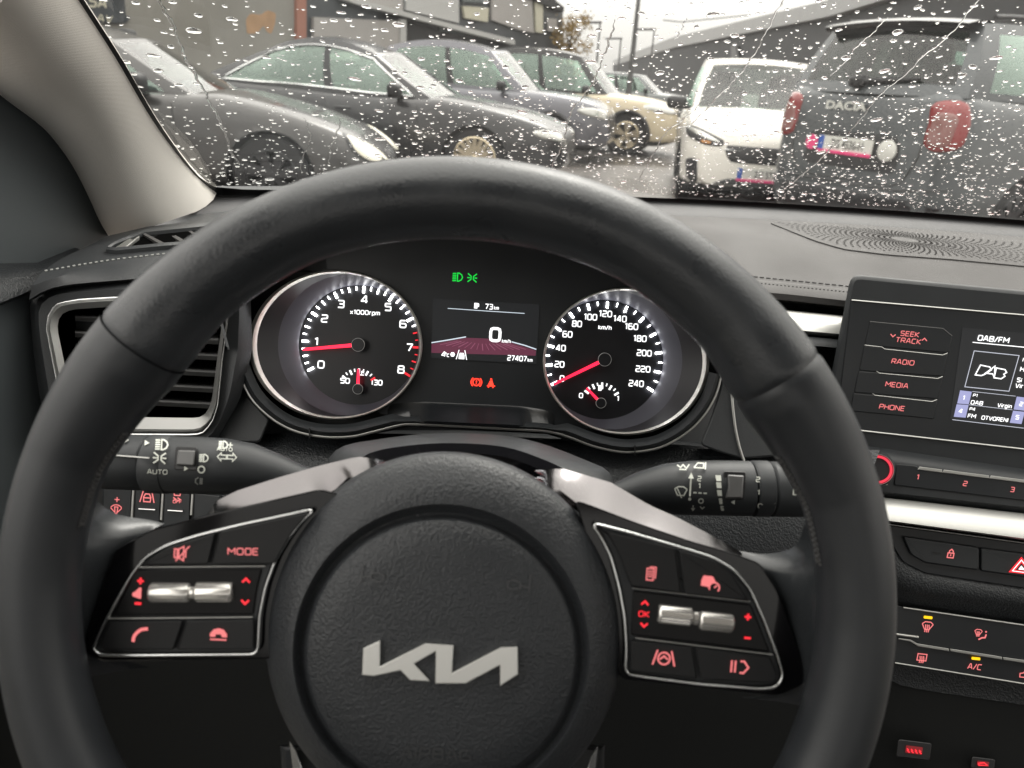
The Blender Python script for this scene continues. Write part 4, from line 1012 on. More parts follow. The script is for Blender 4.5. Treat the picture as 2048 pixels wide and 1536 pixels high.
mb = MB(); mb.icon(PLUS, *zl(220, 695), 10, SL, 2); mb.icon([('l', ARC(0, .3, .6, 215, 325)), ('c', [(-.15, -.1), (.15, -.1), (.08, .5), (-.08, .5)]), ('l', [(-.5, 0), (-.1, .4)]), ('l', [(.5, 0), (.1, .4)])], *zl(212, 780), 22, SL, 2); obj('dimmer_legend', mb, M['pink'], sw, 0)
LANE = [('l', [(-.32, -.45), (-.55, .45)]), ('l', [(.32, -.45), (.55, .45)]), ('c', [(-.25, .4), (-.28, .05), (-.15, -.2), (.15, -.2), (.28, .05), (.25, .4)]), ('l', [(-.25, .1), (.25, .1)])]
mb = MB(); mb.icon(LANE, *zl(522, 665), 26, SL, 2.4); obj('lane_legend', mb, M['pink'], sw, 0)
mb = MB(); mb.icon([('c', [(-.25, -.1), (-.3, -.35), (-.15, -.5), (.15, -.5), (.3, -.35), (.25, -.1)]), ('l', [(-.35, .1), (-.1, .25), (-.35, .4)]), ('l', [(.05, .1), (.3, .25), (.05, .4)])], *zl(820, 665), 22, SL, 2.4); mb.text('OFF', *zl(822, 715), 7.5, SL, 3, bold=.02); obj('traction_legend', mb, M['pink'], sw, 0)

# =================================================================== CENTRE SCREEN
def pn(yaw, el):
    return Vector((-math.sin(R(yaw))*math.cos(R(el)), -math.cos(R(yaw))*math.cos(R(el)), math.sin(R(el))))
SCR = Slope(PD(1860, 700, .645), pn(9, 14))
sc_ = thing('infotainment_screen', 'wide black infotainment screen with red menu keys and radio display right of the wheel', 'screen', SCR.hit(1900, 900, -.03))
hp = smooth_poly([(1702, 548), (2048, 581), (2420, 618), (2440, 1010), (2048, 952), (1700, 902), (1634, 893)], 22)
mb = MB(); mb.prism(hp, SCR, -.03, .006, 9); obj('housing', mb, M['dark'], sc_, 50)
SG = Slope(SCR.hit(1860, 700, .006), SCR.n)
mb = MB(); mb.prism(smooth_poly([(1703, 601), (2048, 631), (2400, 664), (2400, 940), (2048, 896), (1714, 859), (1672, 850)], 6), SG, -.002, .0008, 1); obj('front_glass', mb, M['cface'], sc_, 30)
for pts in ([(1703, 600), (2048, 630), (2400, 663)], [(1690, 856), (1714, 860), (2048, 898), (2400, 942)]):
    mb = MB(); mb.bead(pts, 5, SG, .001); obj('edge_line', mb, M['silver'], sc_, 60)
SK = Slope(SG.hit(1860, 700, .0012), SCR.n)
M['keyedge'] = mat('key_edge', (.10, .10, .10), .35)
keys = [[(1740, 643), (1886, 657), (1905, 674), (1897, 706), (1729, 690)], [(1729, 691), (1766, 695), (1886, 710), (1896, 707), (1887, 753), (1718, 741)], [(1717, 742), (1755, 745), (1875, 757), (1886, 754), (1876, 798), (1708, 785)], [(1707, 786), (1747, 790), (1864, 803), (1875, 799), (1868, 838), (1700, 822)]]
for kp in keys:
    mb = MB(); mb.prism(smooth_poly(kp, 5), SG, -.001, .0016, 1.6); obj('menu_key', mb, M['cface'], sc_, 30)
for pts in ([(1740, 643), (1886, 657), (1904, 672)], [(1729, 690), (1764, 694), (1769, 698), (1885, 710), (1895, 706)], [(1753, 742), (1758, 746), (1875, 757), (1885, 753)], [(1745, 787), (1750, 790.5), (1864, 803), (1874, 799)]):
    mb = MB(); mb.bead(pts, 2.6, SG, .0014); obj('key_edge', mb, M['silver'] if pts[0][0] != 1740 else M['keyedge'], sc_, 60)
KT = Slope(SG.hit(1860, 700, .0020), SCR.n)
for t, x, y in (('SEEK', 1820, 668), ('TRACK', 1817, 681.5), ('RADIO', 1806, 724), ('MEDIA', 1794, 770), ('PHONE', 1784, 815)):
    mb = MB(); mb.text(t, x, y, 10.6, KT, 5.5, lean=.15, sx=1.12, bold=.012)
    if t == 'TRACK': mb.icon(DNC, 1786, 671, 10, KT, 2, 6); mb.icon(UPC, 1849, 679, 10, KT, 2, 6)
    obj('key_legend', mb, M['pink'], sc_, 0)
mb = MB(); mb.prism([(1925, 655), (2400, 698), (2400, 905), (2048, 856), (1900, 838)], SG, -.001, .0011); obj('display', mb, M['lcd'], sc_, 0)
DT = Slope(SG.hit(1860, 700, .0014), SCR.n)
def zs(x, y): return (1900+x/6.4, 640+y/6.4)
M['tile'] = emit('lcd_tile', (.36, .37, .62), .85)
for pl in ([(130, 900), (280, 918), (240, 1080), (92, 1068)], [(85, 1078), (238, 1088), (200, 1250), (48, 1238)], [(855, 980), (1005, 998), (965, 1162), (815, 1145)], [(808, 1160), (958, 1176), (915, 1332), (765, 1315)]):
    mb = MB(); mb.face([zs(*p) for p in pl], DT); obj('preset_tile', mb, M['tile'], sc_, 0)
mb = MB(); DT2 = Slope(SG.hit(1860, 700, .0017), SCR.n)
mb.text('DAB/FM', *zs(558, 245), 11.8, DT2, 5.5, lean=.16, sx=1.05, bold=.03); mb.stroke([zs(290, 285), zs(947, 348), zs(2000, 450)], 1.6, DT2)
for t, x, y, c in (('1', 178, 995, 9), ('4', 138, 1165, 9), ('2', 912, 1075, 9), ('5', 862, 1245, 9), ('P1', 325, 965, 6.5), ('DAB', 345, 1060, 8.5), ('Virgin', 700, 1098, 8.5), ('P4', 288, 1140, 6.5), ('FM', 280, 1230, 8.5), ('OTVORENI', 575, 1265, 8.5)):
    mb.text(t, *zs(x, y), c, DT2, 6, lean=.16, sx=.98 if len(t) > 3 else 1.1, bold=.02)
for t, x, y, c in (('I', 935, 508, 8.5), ('H', 905, 628, 10.5), ('Si', 862, 765, 9.5), ('Vir', 842, 838, 9.5)): mb.text(t, *zs(x, y), c, DT2, 6, lean=.16, align='l', bold=.025)
ox, oy = 530, 668
lgp = [('c', [(-.5, .33), (-.42, -.45), (-.1, -.38), (-.02, -.18), (-.2, .22), (-.3, .34)]), ('l', [(-.22, .22), (.06, -.48), (.14, .4), (.06, .12), (-.12, .12)]), ('c', [(.12, -.36), (.42, -.3), (.5, -.1), (.42, .05), (.48, .2), (.38, .42), (.14, .4)])]
mb.icon([(k, [(x, y*.44) for x, y in p]) for k, p in lgp], *zs(ox, oy), 60, DT2, 2.2, 6, .18)
obj('display_text', mb, M['white'], sc_, 0)
mb = MB(); mb.stroke([zs(310, 395), zs(885, 455), zs(755, 912), zs(190, 855)], 1.5, DT2, closed=True); mb.stroke([zs(285, 915), zs(840, 975)], 1, DT2); mb.stroke([zs(245, 1085), zs(800, 1150)], 1, DT2); mb.stroke([zs(30, 1275), zs(947, 1385)], 1.2, DT2)
obj('display_lines', mb, M['whitedim'], sc_, 0)

# =================================================================== CENTRE STACK
STK = Slope(PD(1900, 1020, .640), pn(9, 24))
rp = thing('radio_panel', 'radio control panel with round volume knob and numbered preset keys under the screen', 'radio controls', STK.hit(1900, 1040, -.03))
def q6(x, y): return (1648+x/2.2725, 860+y/2.2725)
mb = MB()
def strow(pts, h, n=24): return [STK.hit(x, y, h) for x, y in resample(pts, n)]
top = [(1640, 880), (1771, 897), (2048, 938), (2420, 990)]
mb.loft([strow(sh(top, -30), -.03), strow(sh(top, -4), -.012), strow(sh(top, 6), .002), strow(sh(top, 18), .008), strow([(1650, 905), (1775, 924), (2048, 962), (2420, 1012)], .0095), strow([(1660, 975), (1770, 984), (2048, 1014), (2420, 1062)], .0095), strow([(1660, 985), (1765, 992), (2048, 1024), (2420, 1072)], .004), strow([(1660, 990), (1765, 996), (2048, 1029), (2420, 1077)], -.01)])
obj('panel_body', mb, M['dark'], rp, 50)
SR = Slope(STK.hit(1900, 960, .0095), STK.n)
mb = MB(); mb.prism(smooth_poly([(1793, 928), (1831, 931), (1840, 938), (2048, 964), (2420, 1012), (2420, 1048), (2048, 1001), (1788, 970)], 4), SR, -.002, .0015, 1.5); obj('preset_key_bar', mb, M['cface'], rp, 30)
for a, b in ((1837, 1884), (1886, 1978), (1980, 2070), (2072, 2165)):
    ya, yb = 935+(a-1837)*.125, 935+(b-1837)*.125
    mb = MB(); mb.prism([(a+2, ya-2), (b, yb-2), (b, yb+4), (a-2, ya+4)], SR, 0, .0028, 1); obj('key_bar', mb, M['silver'], rp)
SRT = Slope(SR.hit(1900, 960, .0018), STK.n)
for t, x, y in (('1', 1836, 954), ('2', 1930.5, 967), ('3', 2025, 979)):
    mb = MB(); mb.text(t, x, y, 10.5, SRT, 6, lean=.12, sx=1.1, bold=.015); obj('key_legend', mb, M['pink'], rp, 0)
kc = (1741, 936)
mb = MB()
for rr, hs in (((36, .0), ()),): pass
kn = STK.n; ko = SR.hit(*kc, 0); kx = (SR.hit(kc[0]+50, kc[1]+6)-ko).normalized(); kpx = .66/FPX
mb.lathe(ko, kn, kx, [(38*kpx, -.004), (38*kpx, .001), (35*kpx, .003), (33*kpx, .003), (33*kpx, .016), (31*kpx, .018), (28*kpx, .0185), (26*kpx, .0175), (20*kpx, .0175), (0, .0175)], 48); obj('volume_knob', mb, M['dark'], rp, 40)
mb = MB(); mb.lathe(ko, kn, kx, [(26.5*kpx, .0178), (25.5*kpx, .0192), (22.5*kpx, .0192), (21.8*kpx, .0178)], 48); obj('knob_ring', mb, emit('knob_ring_red', (1, .05, .09), .75), rp, 60)
mb = MB(); mb.lathe(ko, kn, kx, [(29.5*kpx, .0180), (28.6*kpx, .0193), (27.4*kpx, .0193), (27*kpx, .0180)], 48); obj('knob_chrome', mb, M['chrome'], rp, 60)
mb = MB(); mb.face([(1750, 969), (1775, 963), (1775, 970)], SR, .0006); obj('volume_wedge', mb, M['paint'], rp, 0)

ts = thing('trim_strip', 'brushed silver trim strip running across the centre stack', 'trim', STK.hit(1900, 1060, 0))
mb = MB(); a = [(1700, 986), (1758, 994), (2048, 1027), (2420, 1072)]; b = [(1700, 1034), (1769, 1043), (2048, 1080), (2420, 1128)]
mix = lambda q: [(x0*(1-q)+x1*q, y0*(1-q)+y1*q) for (x0, y0), (x1, y1) in zip(a, b)]
mb.loft([strow(mix(0), -.01), strow(mix(0), .010), strow(mix(.06), .014), strow(mix(.5), .0225), strow(mix(.94), .026), strow(mix(1), .024), strow(mix(1), -.01)])
obj('silver_bar', mb, M['silver'], ts, 40)
mb = MB(); mb.bead([(1700, 1040), (1772, 1048), (2048, 1086), (2420, 1134)], 4, STK, .016); obj('lower_edge', mb, M['chrome'], ts, 60)

hz = thing('hazard_switch_panel', 'dark switch panel with padlock key and red hazard triangle under the silver strip', 'switch panel', STK.hit(1900, 1150, 0))
mb = MB(); mb.prism(smooth_poly([(1720, 1036), (1772, 1050), (2048, 1088), (2420, 1136), (2420, 1230), (2048, 1176), (1850, 1146), (1806, 1124), (1782, 1085)], 10), STK, -.02, .0095, 1.2); obj('panel_body', mb, M['cface'], hz)
SH = Slope(STK.hit(1900, 1100, .010), STK.n)
mb = MB(); mb.prism(smooth_poly([(1806, 1073), (1958, 1095), (1958, 1141), (1850, 1126), (1822, 1110)], 7), SH, -.002, .004, 3); obj('lock_key', mb, M['dark'], hz)
mb = MB(); mb.prism(smooth_poly([(1962, 1096), (2130, 1118), (2130, 1166), (1962, 1142)], 4), SH, -.002, .004, 3); obj('hazard_key', mb, M['dark'], hz)
SHT = Slope(SH.hit(1900, 1100, .0043), STK.n)
mb = MB(); mb.icon([('c', [(-.35, -.05), (.35, -.05), (.35, .5), (-.35, .5)]), ('l', [(-.22, -.05), (-.22, -.3), (0, -.5), (.22, -.3), (.22, -.05)]), ('l', [(0, .1), (0, .32)])], 1902, 1107, 17, SHT, 2.2, 6, .1); obj('padlock_legend', mb, M['pink'], hz, 0)
mb = MB(); mb.stroke([(1865, 1105), (1881, 1107)], 3, SHT); obj('lock_indicator', mb, M['black'], hz, 0)
mb = MB(); tri = [(2043, 1116), (2068, 1149), (2020, 1143)]
for q, w in ((1, 3), (.62, 2.4)):
    c = (2043, 1137); mb.stroke([(c[0]+(x-c[0])*q, c[1]+(y-c[1])*q) for x, y in tri], w, SHT, closed=True)
obj('hazard_triangle', mb, M['red'], hz, 0)
mb = MB(); c = (2043, 1137); mb.stroke([(c[0]+(x-c[0])*.80, c[1]+(y-c[1])*.80) for x, y in tri], 1.6, SHT, closed=True); mb.face([(c[0]+(x-c[0])*.28, c[1]+(y-c[1])*.28) for x, y in tri], SHT); obj('triangle_inlay', mb, M['white'], hz, 0)
# padded surround of the stack
mb = MB()
mb.loft([strow([(1700, 1020), (1815, 1075), (1835, 1105), (1870, 1130), (2048, 1158), (2420, 1212)], .003), strow([(1700, 1050), (1790, 1100), (1800, 1130), (1850, 1152), (2048, 1183), (2420, 1240)], .0085), strow([(1690, 1060), (1772, 1115), (1790, 1145), (1845, 1168), (2048, 1198), (2420, 1256)], .010), strow([(1690, 1100), (1760, 1150), (1790, 1180), (1845, 1190), (2048, 1216), (2420, 1275)], .006), strow([(1690, 1140), (1760, 1190), (1800, 1205), (1845, 1212), (2048, 1240), (2420, 1295)], -.012), strow([(1690, 1300), (1760, 1350), (1800, 1370), (1845, 1380), (2048, 1410), (2420, 1460)], -.016)])
dob('stack_surround', mb, 'leather', 60)
mb = MB(); mb.loft([strow([(1690, 1296), (1760, 1345), (1800, 1364), (1845, 1374), (2048, 1404), (2420, 1454)], -.0165), strow([(1690, 1310), (1760, 1362), (1800, 1382), (1845, 1394), (2048, 1424), (2420, 1474)], -.019), strow([(1600, 1750), (1760, 1750), (1800, 1750), (1845, 1750), (2048, 1750), (2420, 1750)], -.05)]); dob('console_front', mb, 'foot', 60)
mb = MB(); mb.prism([(1600, 960), (2500, 1060), (2500, 1800), (1600, 1800)], STK, -.075, -.065); dob('stack_back', mb, 'foot')

CLM = Slope(STK.hit(1950, 1290, -.002), pn(9, 24))
cp = thing('climate_panel', 'black climate control panel with demist, airflow and A/C keys', 'climate controls', CLM.hit(1950, 1370, -.02))
def q7(x, y): return (1760+x/4.316, 1180+y/4.316)
mb = MB(); mb.prism([q7(110, 120), q7(200, 146), q7(1243, 300), (2420, 1300), (2420, 1425), q7(1243, 812), q7(130, 628), q7(60, 615)], CLM, -.02, 0, 2); obj('panel_body', mb, M['cface'], cp)
for pts, w in (([q7(200, 150), q7(1243, 302), (2420, 1298)], 4.5), ([q7(130, 628), q7(1243, 808), (2420, 1420)], 3.5), ([q7(60, 366), q7(105, 375), q7(330, 405)], 6)):
    mb = MB(); mb.bead(pts, w, CLM, .0012); obj('edge_line', mb, M['silver'], cp, 60)
for pl in ([(160, 415), (265, 428), (320, 460), (592, 505), (598, 530), (330, 487), (262, 446), (160, 426)], [(604, 505), (1050, 575), (1057, 602), (608, 530)], [(1060, 578), (1500, 640), (1500, 668), (1064, 603)]):
    mb = MB(); mb.prism([q7(*p) for p in pl], CLM, -.001, .003, 1); obj('key_bar', mb, M['silver'], cp)
CT = Slope(CLM.hit(1950, 1290, .0007), CLM.n)
for c in ((415, 237), (828, 592)):
    x, y = q7(*c); mb = MB(); mb.prism(rrect(x, y, 17.5, 5.5, 1.5, 6), CLM, 0, .0012); obj('indicator_lamp', mb, M['amber'], cp, 0)
DEMF = [('l', [(-.5, -.25), (-.25, -.45), (.25, -.45), (.5, -.25)]), ('l', [(-.5, -.25), (-.2, .25), (.2, .25), (.5, -.25)])] + [('l', [(x, .5), (x+.04, .1), (x-.04, -.2)]) for x in (-.16, 0, .16)]
DEMR = [('c', [(-.45, -.35), (.45, -.35), (.45, .3), (-.45, .3)])] + [('l', [(x, .55), (x+.04, .15), (x-.04, -.15)]) for x in (-.18, 0, .18)]
mb = MB(); mb.icon(DEMF, *q7(408, 318), 22, CT, 2, 6, .08); obj('key_legend', mb, M['pink'], cp, 0)
mb = MB(); x, y = q7(848, 370); mb.icon(DEMF, x, y, 15, CT, 1.6, 6, .08); x, y = q7(890, 395); mb.icon([('f', ARC(.3, -.5, .12, 0, 300, 5)), ('l', [(-.5, .5), (-.1, .25), (.25, .2), (.35, -.2)])], x, y, 17, CT, 3, 6); obj('key_legend', mb, M['pink'], cp, 0)
mb = MB(); mb.icon(DEMR, *q7(362, 583), 20, CT, 2, 6, .08); obj('key_legend', mb, M['pink'], cp, 0)
mb = MB(); mb.text('A/C', *q7(818, 662), 12, CT, 6, lean=.14, sx=1.0, bold=.01); obj('key_legend', mb, M['pink'], cp, 0)
mb = MB(); mb.icon([('c', [(-.5, .2), (-.5, -.1), (-.25, -.15), (0, -.4), (.4, -.35), (.6, .0), (.6, .2)])], q7(1260, 735)[0], q7(1260, 735)[1], 24, CT, 2, 6); obj('key_legend', mb, M['pink'], cp, 0)
# seat-heater keys low on the console
for (cx, cy, w, h, lab) in ((1828, 1500, 34, 15, 'small red lit seat heater key low on the console, nearer the wheel'), (1966, 1527.5, 24, 10, 'smaller red lit key at the bottom of the console')):
    SQ = Slope(PD(cx, cy, .635), pn(9, 40))
    t = thing('console_key', lab, 'button', SQ.hit(cx, cy+20, -.01), 'red lit keys low on the console')
    mb = MB(); mb.prism(rrect(cx, cy, w*2.0, h*2.4, 5, 7), SQ, -.02, 0, 2); obj('key_cap', mb, M['black'], t)
    mb = MB(); n = 4 if w > 30 else 2
    mb.face(rrect(cx, cy, w, h, 2, 7), SQ, .0005); obj('lit_window', mb, emit('console_red_back', (1, .0, .02), .16), t, 0)
    mb = MB()
    if w > 30:
        for k in range(4): mb.stroke([(cx-12+k*8-2, cy-3+k), (cx-12+k*8+1, cy+k), (cx-12+k*8-1, cy+1+k), (cx-12+k*8+3, cy+5+k)], 2.4, SQ, .001)
    else: mb.stroke([(cx-9, cy-1), (cx+2, cy-2), (cx+9, cy+3), (cx-8, cy+3)], 2.6, SQ, .001, closed=True)
    obj('lit_legend', mb, M['red'], t, 0)
# =================================================================== PILLAR, DOOR, CABIN
pl = thing('windscreen_pillar', 'pale beige cloth-textured windscreen pillar trim at the left of the glass', 'pillar trim', PD(330, 440, .74))
Rp = [(100, -110), (170, 0), (240, 110), (300, 215), (350, 290), (385, 335), (412, 362), (436, 381)]
Lp = [(-90, 110), (0, 190), (80, 250), (120, 295), (150, 340), (178, 395), (198, 440), (216, 471)]
base_edge = resample([(436, 381), (428, 398), (405, 419), (321, 448), (281, 459), (216, 471)], 13)
Rp = resample(spl(Rp, 4), 22); Lp = resample(spl(Lp, 4), 22)
rows = []
for i, (a, b) in enumerate(zip(Rp, Lp)):
    pr = GLASSF.hit(*a, -.006); plx = PX(*b, -.395)
    dr, dl = (pr-CAM).dot(FWD), (plx-CAM).dot(FWD)
    s = i/21; row = []
    for k in range(13):
        u = k/12; x = a[0]*(1-u)+b[0]*u; y = a[1]*(1-u)+b[1]*u
        bx, by = base_edge[k]; w = max(0, (s-.72)/.28)**1.6
        lin_base = ((Rp[-1][0]*(1-u)+Lp[-1][0]*u), (Rp[-1][1]*(1-u)+Lp[-1][1]*u))
        x += (bx-lin_base[0])*w; y += (by-lin_base[1])*w
        d = dr*(1-u)+dl*u - .060*(1-(1-u)**2.4)*(1-u**3.2)
        row.append(PD(x, y, d))
    row = [pr+ray(*a)*.02]+row+[plx+ray(*b)*.05]
    rows.append(row)
mb = MB(); mb.loft(rows); obj('pillar_cover', mb, M['pillar'], pl, 80)

dr = thing('door_panel', 'dark driver door panel with mirror corner cover at the far left', 'door panel', PD(0, 700, .55))
mb = MB(); S = type('S', (), {'hit': staticmethod(lambda x, y, h=0: PX(x, y, -.402+h))})
mb.prism(smooth_poly([(-120, 80), (0, 186), (80, 247), (120, 292), (152, 340), (180, 395), (200, 440), (220, 474), (146, 505), (73, 533), (-160, 535)], 8), S, -.02, 0, 2); obj('mirror_corner', mb, M['mirror'], dr)
mb = MB()
mb.loft([[PX(x, y, -.402) for x, y in ((-400, 520), (0, 527), (75, 525), (150, 495))], [PX(x, y, -.392) for x, y in ((-400, 535), (0, 533), (80, 529), (160, 498))], [PX(x, y, -.372) for x, y in ((-400, 580), (0, 560), (75, 545), (140, 520))], [PX(x, y, -.366) for x, y in ((-400, 640), (0, 606), (40, 590), (66, 578))], [PX(x, y, -.375) for x, y in ((-400, 650), (0, 612), (40, 596), (66, 584))]])
obj('door_top', mb, M['leather'], dr, 60)
mb = MB(); mb.loft([[PX(x, y, -.378) for x, y in ((-400, 640), (0, 606), (62, 584))], [PX(x, y, -.378) for x, y in ((-400, 900), (0, 800), (110, 780))], [PX(x, y, -.375) for x, y in ((-400, 1800), (0, 1300), (120, 1200))]]); obj('door_card', mb, M['mirror'], dr, 60)

# rest of the car body around the driver: roof lining, side frames, seats, rear
cab = thing('cabin_shell', 'grey lined car cabin around the driver, roof and sides', 'car cabin', (0.36, -1.0, .30))
M['lining'] = mat('roof_lining', (.56, .54, .50), .9)
M['seat'] = mat('seat_cloth', (.03, .03, .032), .8)
hx = lambda x, t: WS(x, t, -.008)
T1 = .90
mb = MB(); fr = [WS(x, T1, -.004) for x in np.linspace(-.30, 1.06, 20)]
def rz(y): return CAM.z+float(np.interp(y, [-1.7, -.6, .25], [.29, .37, .35]))
mb.loft([fr, [Vector((p.x, p.y-.10, CAM.z+.345)) for p in fr], [Vector((p.x, -.5, rz(-.5))) for p in fr], [Vector((p.x, -1.1, rz(-1.1))) for p in fr], [Vector((p.x, -1.75, rz(-1.7))) for p in fr]])
obj('roof_lining', mb, M['lining'], cab, 60)
mb = MB()
for xs, sg in ((-.42, -1), (1.16, 1)):
    xi = -.30 if sg < 0 else 1.06
    mb.loft([[Vector((xi, y, CAM.z+z)) for y, z in ((.30, .30), (.1, .345), (-.6, .37), (-1.7, .29))], [Vector((xs-sg*.03, y, CAM.z+z)) for y, z in ((.30, .22), (.1, .26), (-.6, .28), (-1.7, .20))]])
    mb.loft([[Vector((xs, y, CAM.z-.22)) for y in (.55, -1.7)], [Vector((xs, y, .2)) for y in (.55, -1.7)]])
    for y0, y1 in ((-.35, -.48), (-1.3, -1.7)):
        mb.loft([[Vector((xs, y, CAM.z-.22)) for y in (y0, y1)], [Vector((xs-sg*.03, y, CAM.z+.26)) for y in (y0, y1)]])
obj('side_frames', mb, M['lining'], cab, 0)
mb = MB(); mb.cbox(-.42, 1.16, -1.75, -1.70, .2, CAM.z-.15); mb.cbox(-.45, 1.2, -1.75, 1.0, .18, .2); obj('floor_and_rear', mb, M['seat'], cab)
# right-hand pillar and dash end
mb = MB(); rr = []
for t in np.linspace(0, T1, 10):
    p = WS(1.04, t, -.006); rr.append([p, p+Vector((.06, -.06, -.01)), p+Vector((.13, -.10, -.03))])
mb.loft(rr); obj('far_pillar', mb, M['pillar'], cab, 60)
for cx, cy in ((-.03, -.25), (.75, -.05)):
    o = thing('front_seat', 'black cloth front seat %s' % ('behind the steering wheel' if cx < 0 else 'on the passenger side'), 'seat', (cx, cy, .30))
    mb = MB(); mb.rbox((cx, cy-.05, .55), .48, .5, .14, .05); obj('seat_cushion', mb, M['seat'], o)
    mb = MB(); mb.rbox((cx, cy-.36, .80), .46, .12, .5, .05); obj('backrest', mb, M['seat'], o)

# =================================================================== WINDSCREEN
ws = thing('windscreen', 'rain-covered windscreen with black border above the dashboard', 'windscreen', WS(.38, 0))
mb = MB(); xs = np.linspace(-.345, 1.10, 40); tsx = np.linspace(-.01, T1, 24)
mb.loft([[WS(x, t, 0) for x in xs] for t in tsx]); n = len(mb.v); mb.loft([[WS(x, t, -.004) for x in xs] for t in tsx])
M['pane'] = glass('windscreen_glass', (.985, .99, .985), .10, ior=1.45)
obj('pane', mb, M['pane'], ws, 60)
mb = MB()
tb = lambda x: float(np.interp(x, [-.345, -.30, -.2, 0, .3, 1.1], [.024, .010, .0048, .0040, .0045, .009]))
xs2 = np.concatenate([np.linspace(-.345, -.2, 14), np.linspace(-.18, 1.10, 40)])
mb.loft([[WS(x, -.012, -.005) for x in xs2], [WS(x, tb(x), -.005) for x in xs2]])
# left border along the pillar
edge = [GLASSF.xt(*p) for p in Rp]
mb.loft([[WS(x-.03, t, -.0052) for x, t in edge], [WS(x+.0016+.010*max(0, 1-t/.045)**2, t, -.0052) for x, t in edge]])
obj('black_border', mb, M['frit'], ws, 0)

# rain -------------------------------------------------------------
rng = random.Random(11)
nm = Vector((0, SA, CA)); ex, et = Vector((1, 0, 0)), Vector((0, -CA, SA))
def cap_verts(mb, x, t, rx, rt, rot, hgt, n):
    ph = [rng.uniform(0, 6.28) for _ in range(3)]; am = [rng.uniform(.02, .14), rng.uniform(.0, .10), rng.uniform(0, .06)]
    rows = []
    cr, sr = math.cos(rot), math.sin(rot)
    for q, hh in ((1, 0), (.97, .22), (.88, .50), (.70, .78), (.42, .95)):
        row = []
        for k in range(n):
            a = 2*PI*k/n; w = 1+am[0]*math.sin(2*a+ph[0])+am[1]*math.sin(3*a+ph[1])+am[2]*math.sin(5*a+ph[2])
            u, v = rx*q*w*math.cos(a), rt*q*w*math.sin(a)
            row.append(WS(x+u*cr-v*sr, t+u*sr+v*cr, .0003+hgt*hh))
        rows.append(row)
    o = len(mb.v); vs = [p for r in rows for p in r]+[WS(x, t, .0003+hgt)]
    fs = [tuple(range(n-1, -1, -1))]
    for i in range(4):
        for k in range(n): fs.append((i*n+k, i*n+(k+1) % n, (i+1)*n+(k+1) % n, (i+1)*n+k))
    for k in range(n): fs.append((4*n+k, 4*n+(k+1) % n, 5*n))
    mb.add(vs, fs)
grid = {}
def free(x, t, r):
    gx, gt = int(x//.01), int(t//.01)
    for i in range(-1, 2):
        for j in range(-1, 2):
            for (a, b, c) in grid.get((gx+i, gt+j), ()):
                if (a-x)**2+(b-t)**2 < (c+r)**2*1.02: return False
    grid.setdefault((gx, gt), []).append((x, t, r)); return True
mb = MB(); cnt = 0
# size classes in metres: (radius range, count)
for r0, r1, N in ((.0026, .0040, 130), (.0017, .0027, 560), (.0011, .0019, 1700), (.0007, .0012, 3000), (.00045, .0008, 1900)):
    k = 0; tries = 0
    while k < N and tries < N*6:
        tries += 1
        x = rng.uniform(-.36, .80); t = rng.uniform(.003, .60)
        e0 = -.345
        # fewer drops on the wiped far-left band, more of the small ones low down on the right
        dens = 1.0
        if x < -.16 and t > .05: dens = .55
        if r1 < .0016: dens *= 1.25-1.1*min(1, t/.5)
        if rng.random() > dens: continue
        r = rng.uniform(r0, r1)
        if not free(x, t, r*1.25): continue
        el = rng.uniform(1.1, 2.3) if r > .0012 else rng.uniform(1.0, 2.6)
        rot = rng.gauss(.20, .28) if x > .1 else rng.gauss(.02, .3)
        cap_verts(mb, x, t, r*el**.5, r/el**.5*rng.uniform(.8, 1.15), rot, r*(rng.uniform(.42, .62) if r > .0010 else rng.uniform(.3, .5)), 14 if r > .0018 else (10 if r > .0011 else 7))
        k += 1
rain = obj('raindrops', mb, M['water'], None, 180)
rain['label'] = 'scattered raindrops covering the outside of the windscreen'; rain['category'] = 'raindrops'; rain['kind'] = 'stuff'
TR = [([(1231, 40), (1216, 90), (1202, 126), (1189, 161), (1168, 192), (1144, 222), (1133, 258), (1124, 290), (1112, 318), (1098, 345)], 3.4, 'long crooked water trickle running down over the gap between silver and beige cars'),
      ([(1410, 195), (1385, 225), (1352, 250), (1330, 268), (1312, 300), (1292, 335), (1275, 365)], 3.0, 'water trickle running down past the left edge of the white car'),
      ([(1572, -10), (1535, 60), (1505, 115), (1470, 160), (1440, 190), (1400, 232), (1380, 250), (1350, 258)], 3.0, 'long water trickle slanting across the white car windscreen'),
      ([(1965, -10), (1900, 70), (1850, 110), (1800, 160), (1765, 185), (1700, 265), (1680, 282), (1620, 338), (1585, 365), (1555, 390)], 3.2, 'longest water trickle slanting down across the dark car rear window and plate'),
      ([(1775, 35), (1740, 72), (1715, 92), (1690, 125), (1660, 152)], 2.6, 'short water trickle on the left edge of the dark car rear window'),
      ([(300, -20), (338, 36), (365, 103), (384, 140), (399, 165), (420, 205), (444, 253), (464, 308), (480, 330)], 4.6, 'water trickle running down over the pale windscreen of the left car'),
      ([(608, 236), (621, 272), (617, 290), (604, 321), (602, 345)], 2.4, 'short crooked trickle on the wing of the left car'),
      ([(683, 230), (676, 262), (662, 294), (659, 328)], 2.4, 'short trickle just left of the twin oval headlight'),
      ([(1372, 38), (1362, 62), (1350, 80)], 2.4, 'tiny trickle against the pale sky beside the lamp posts')]
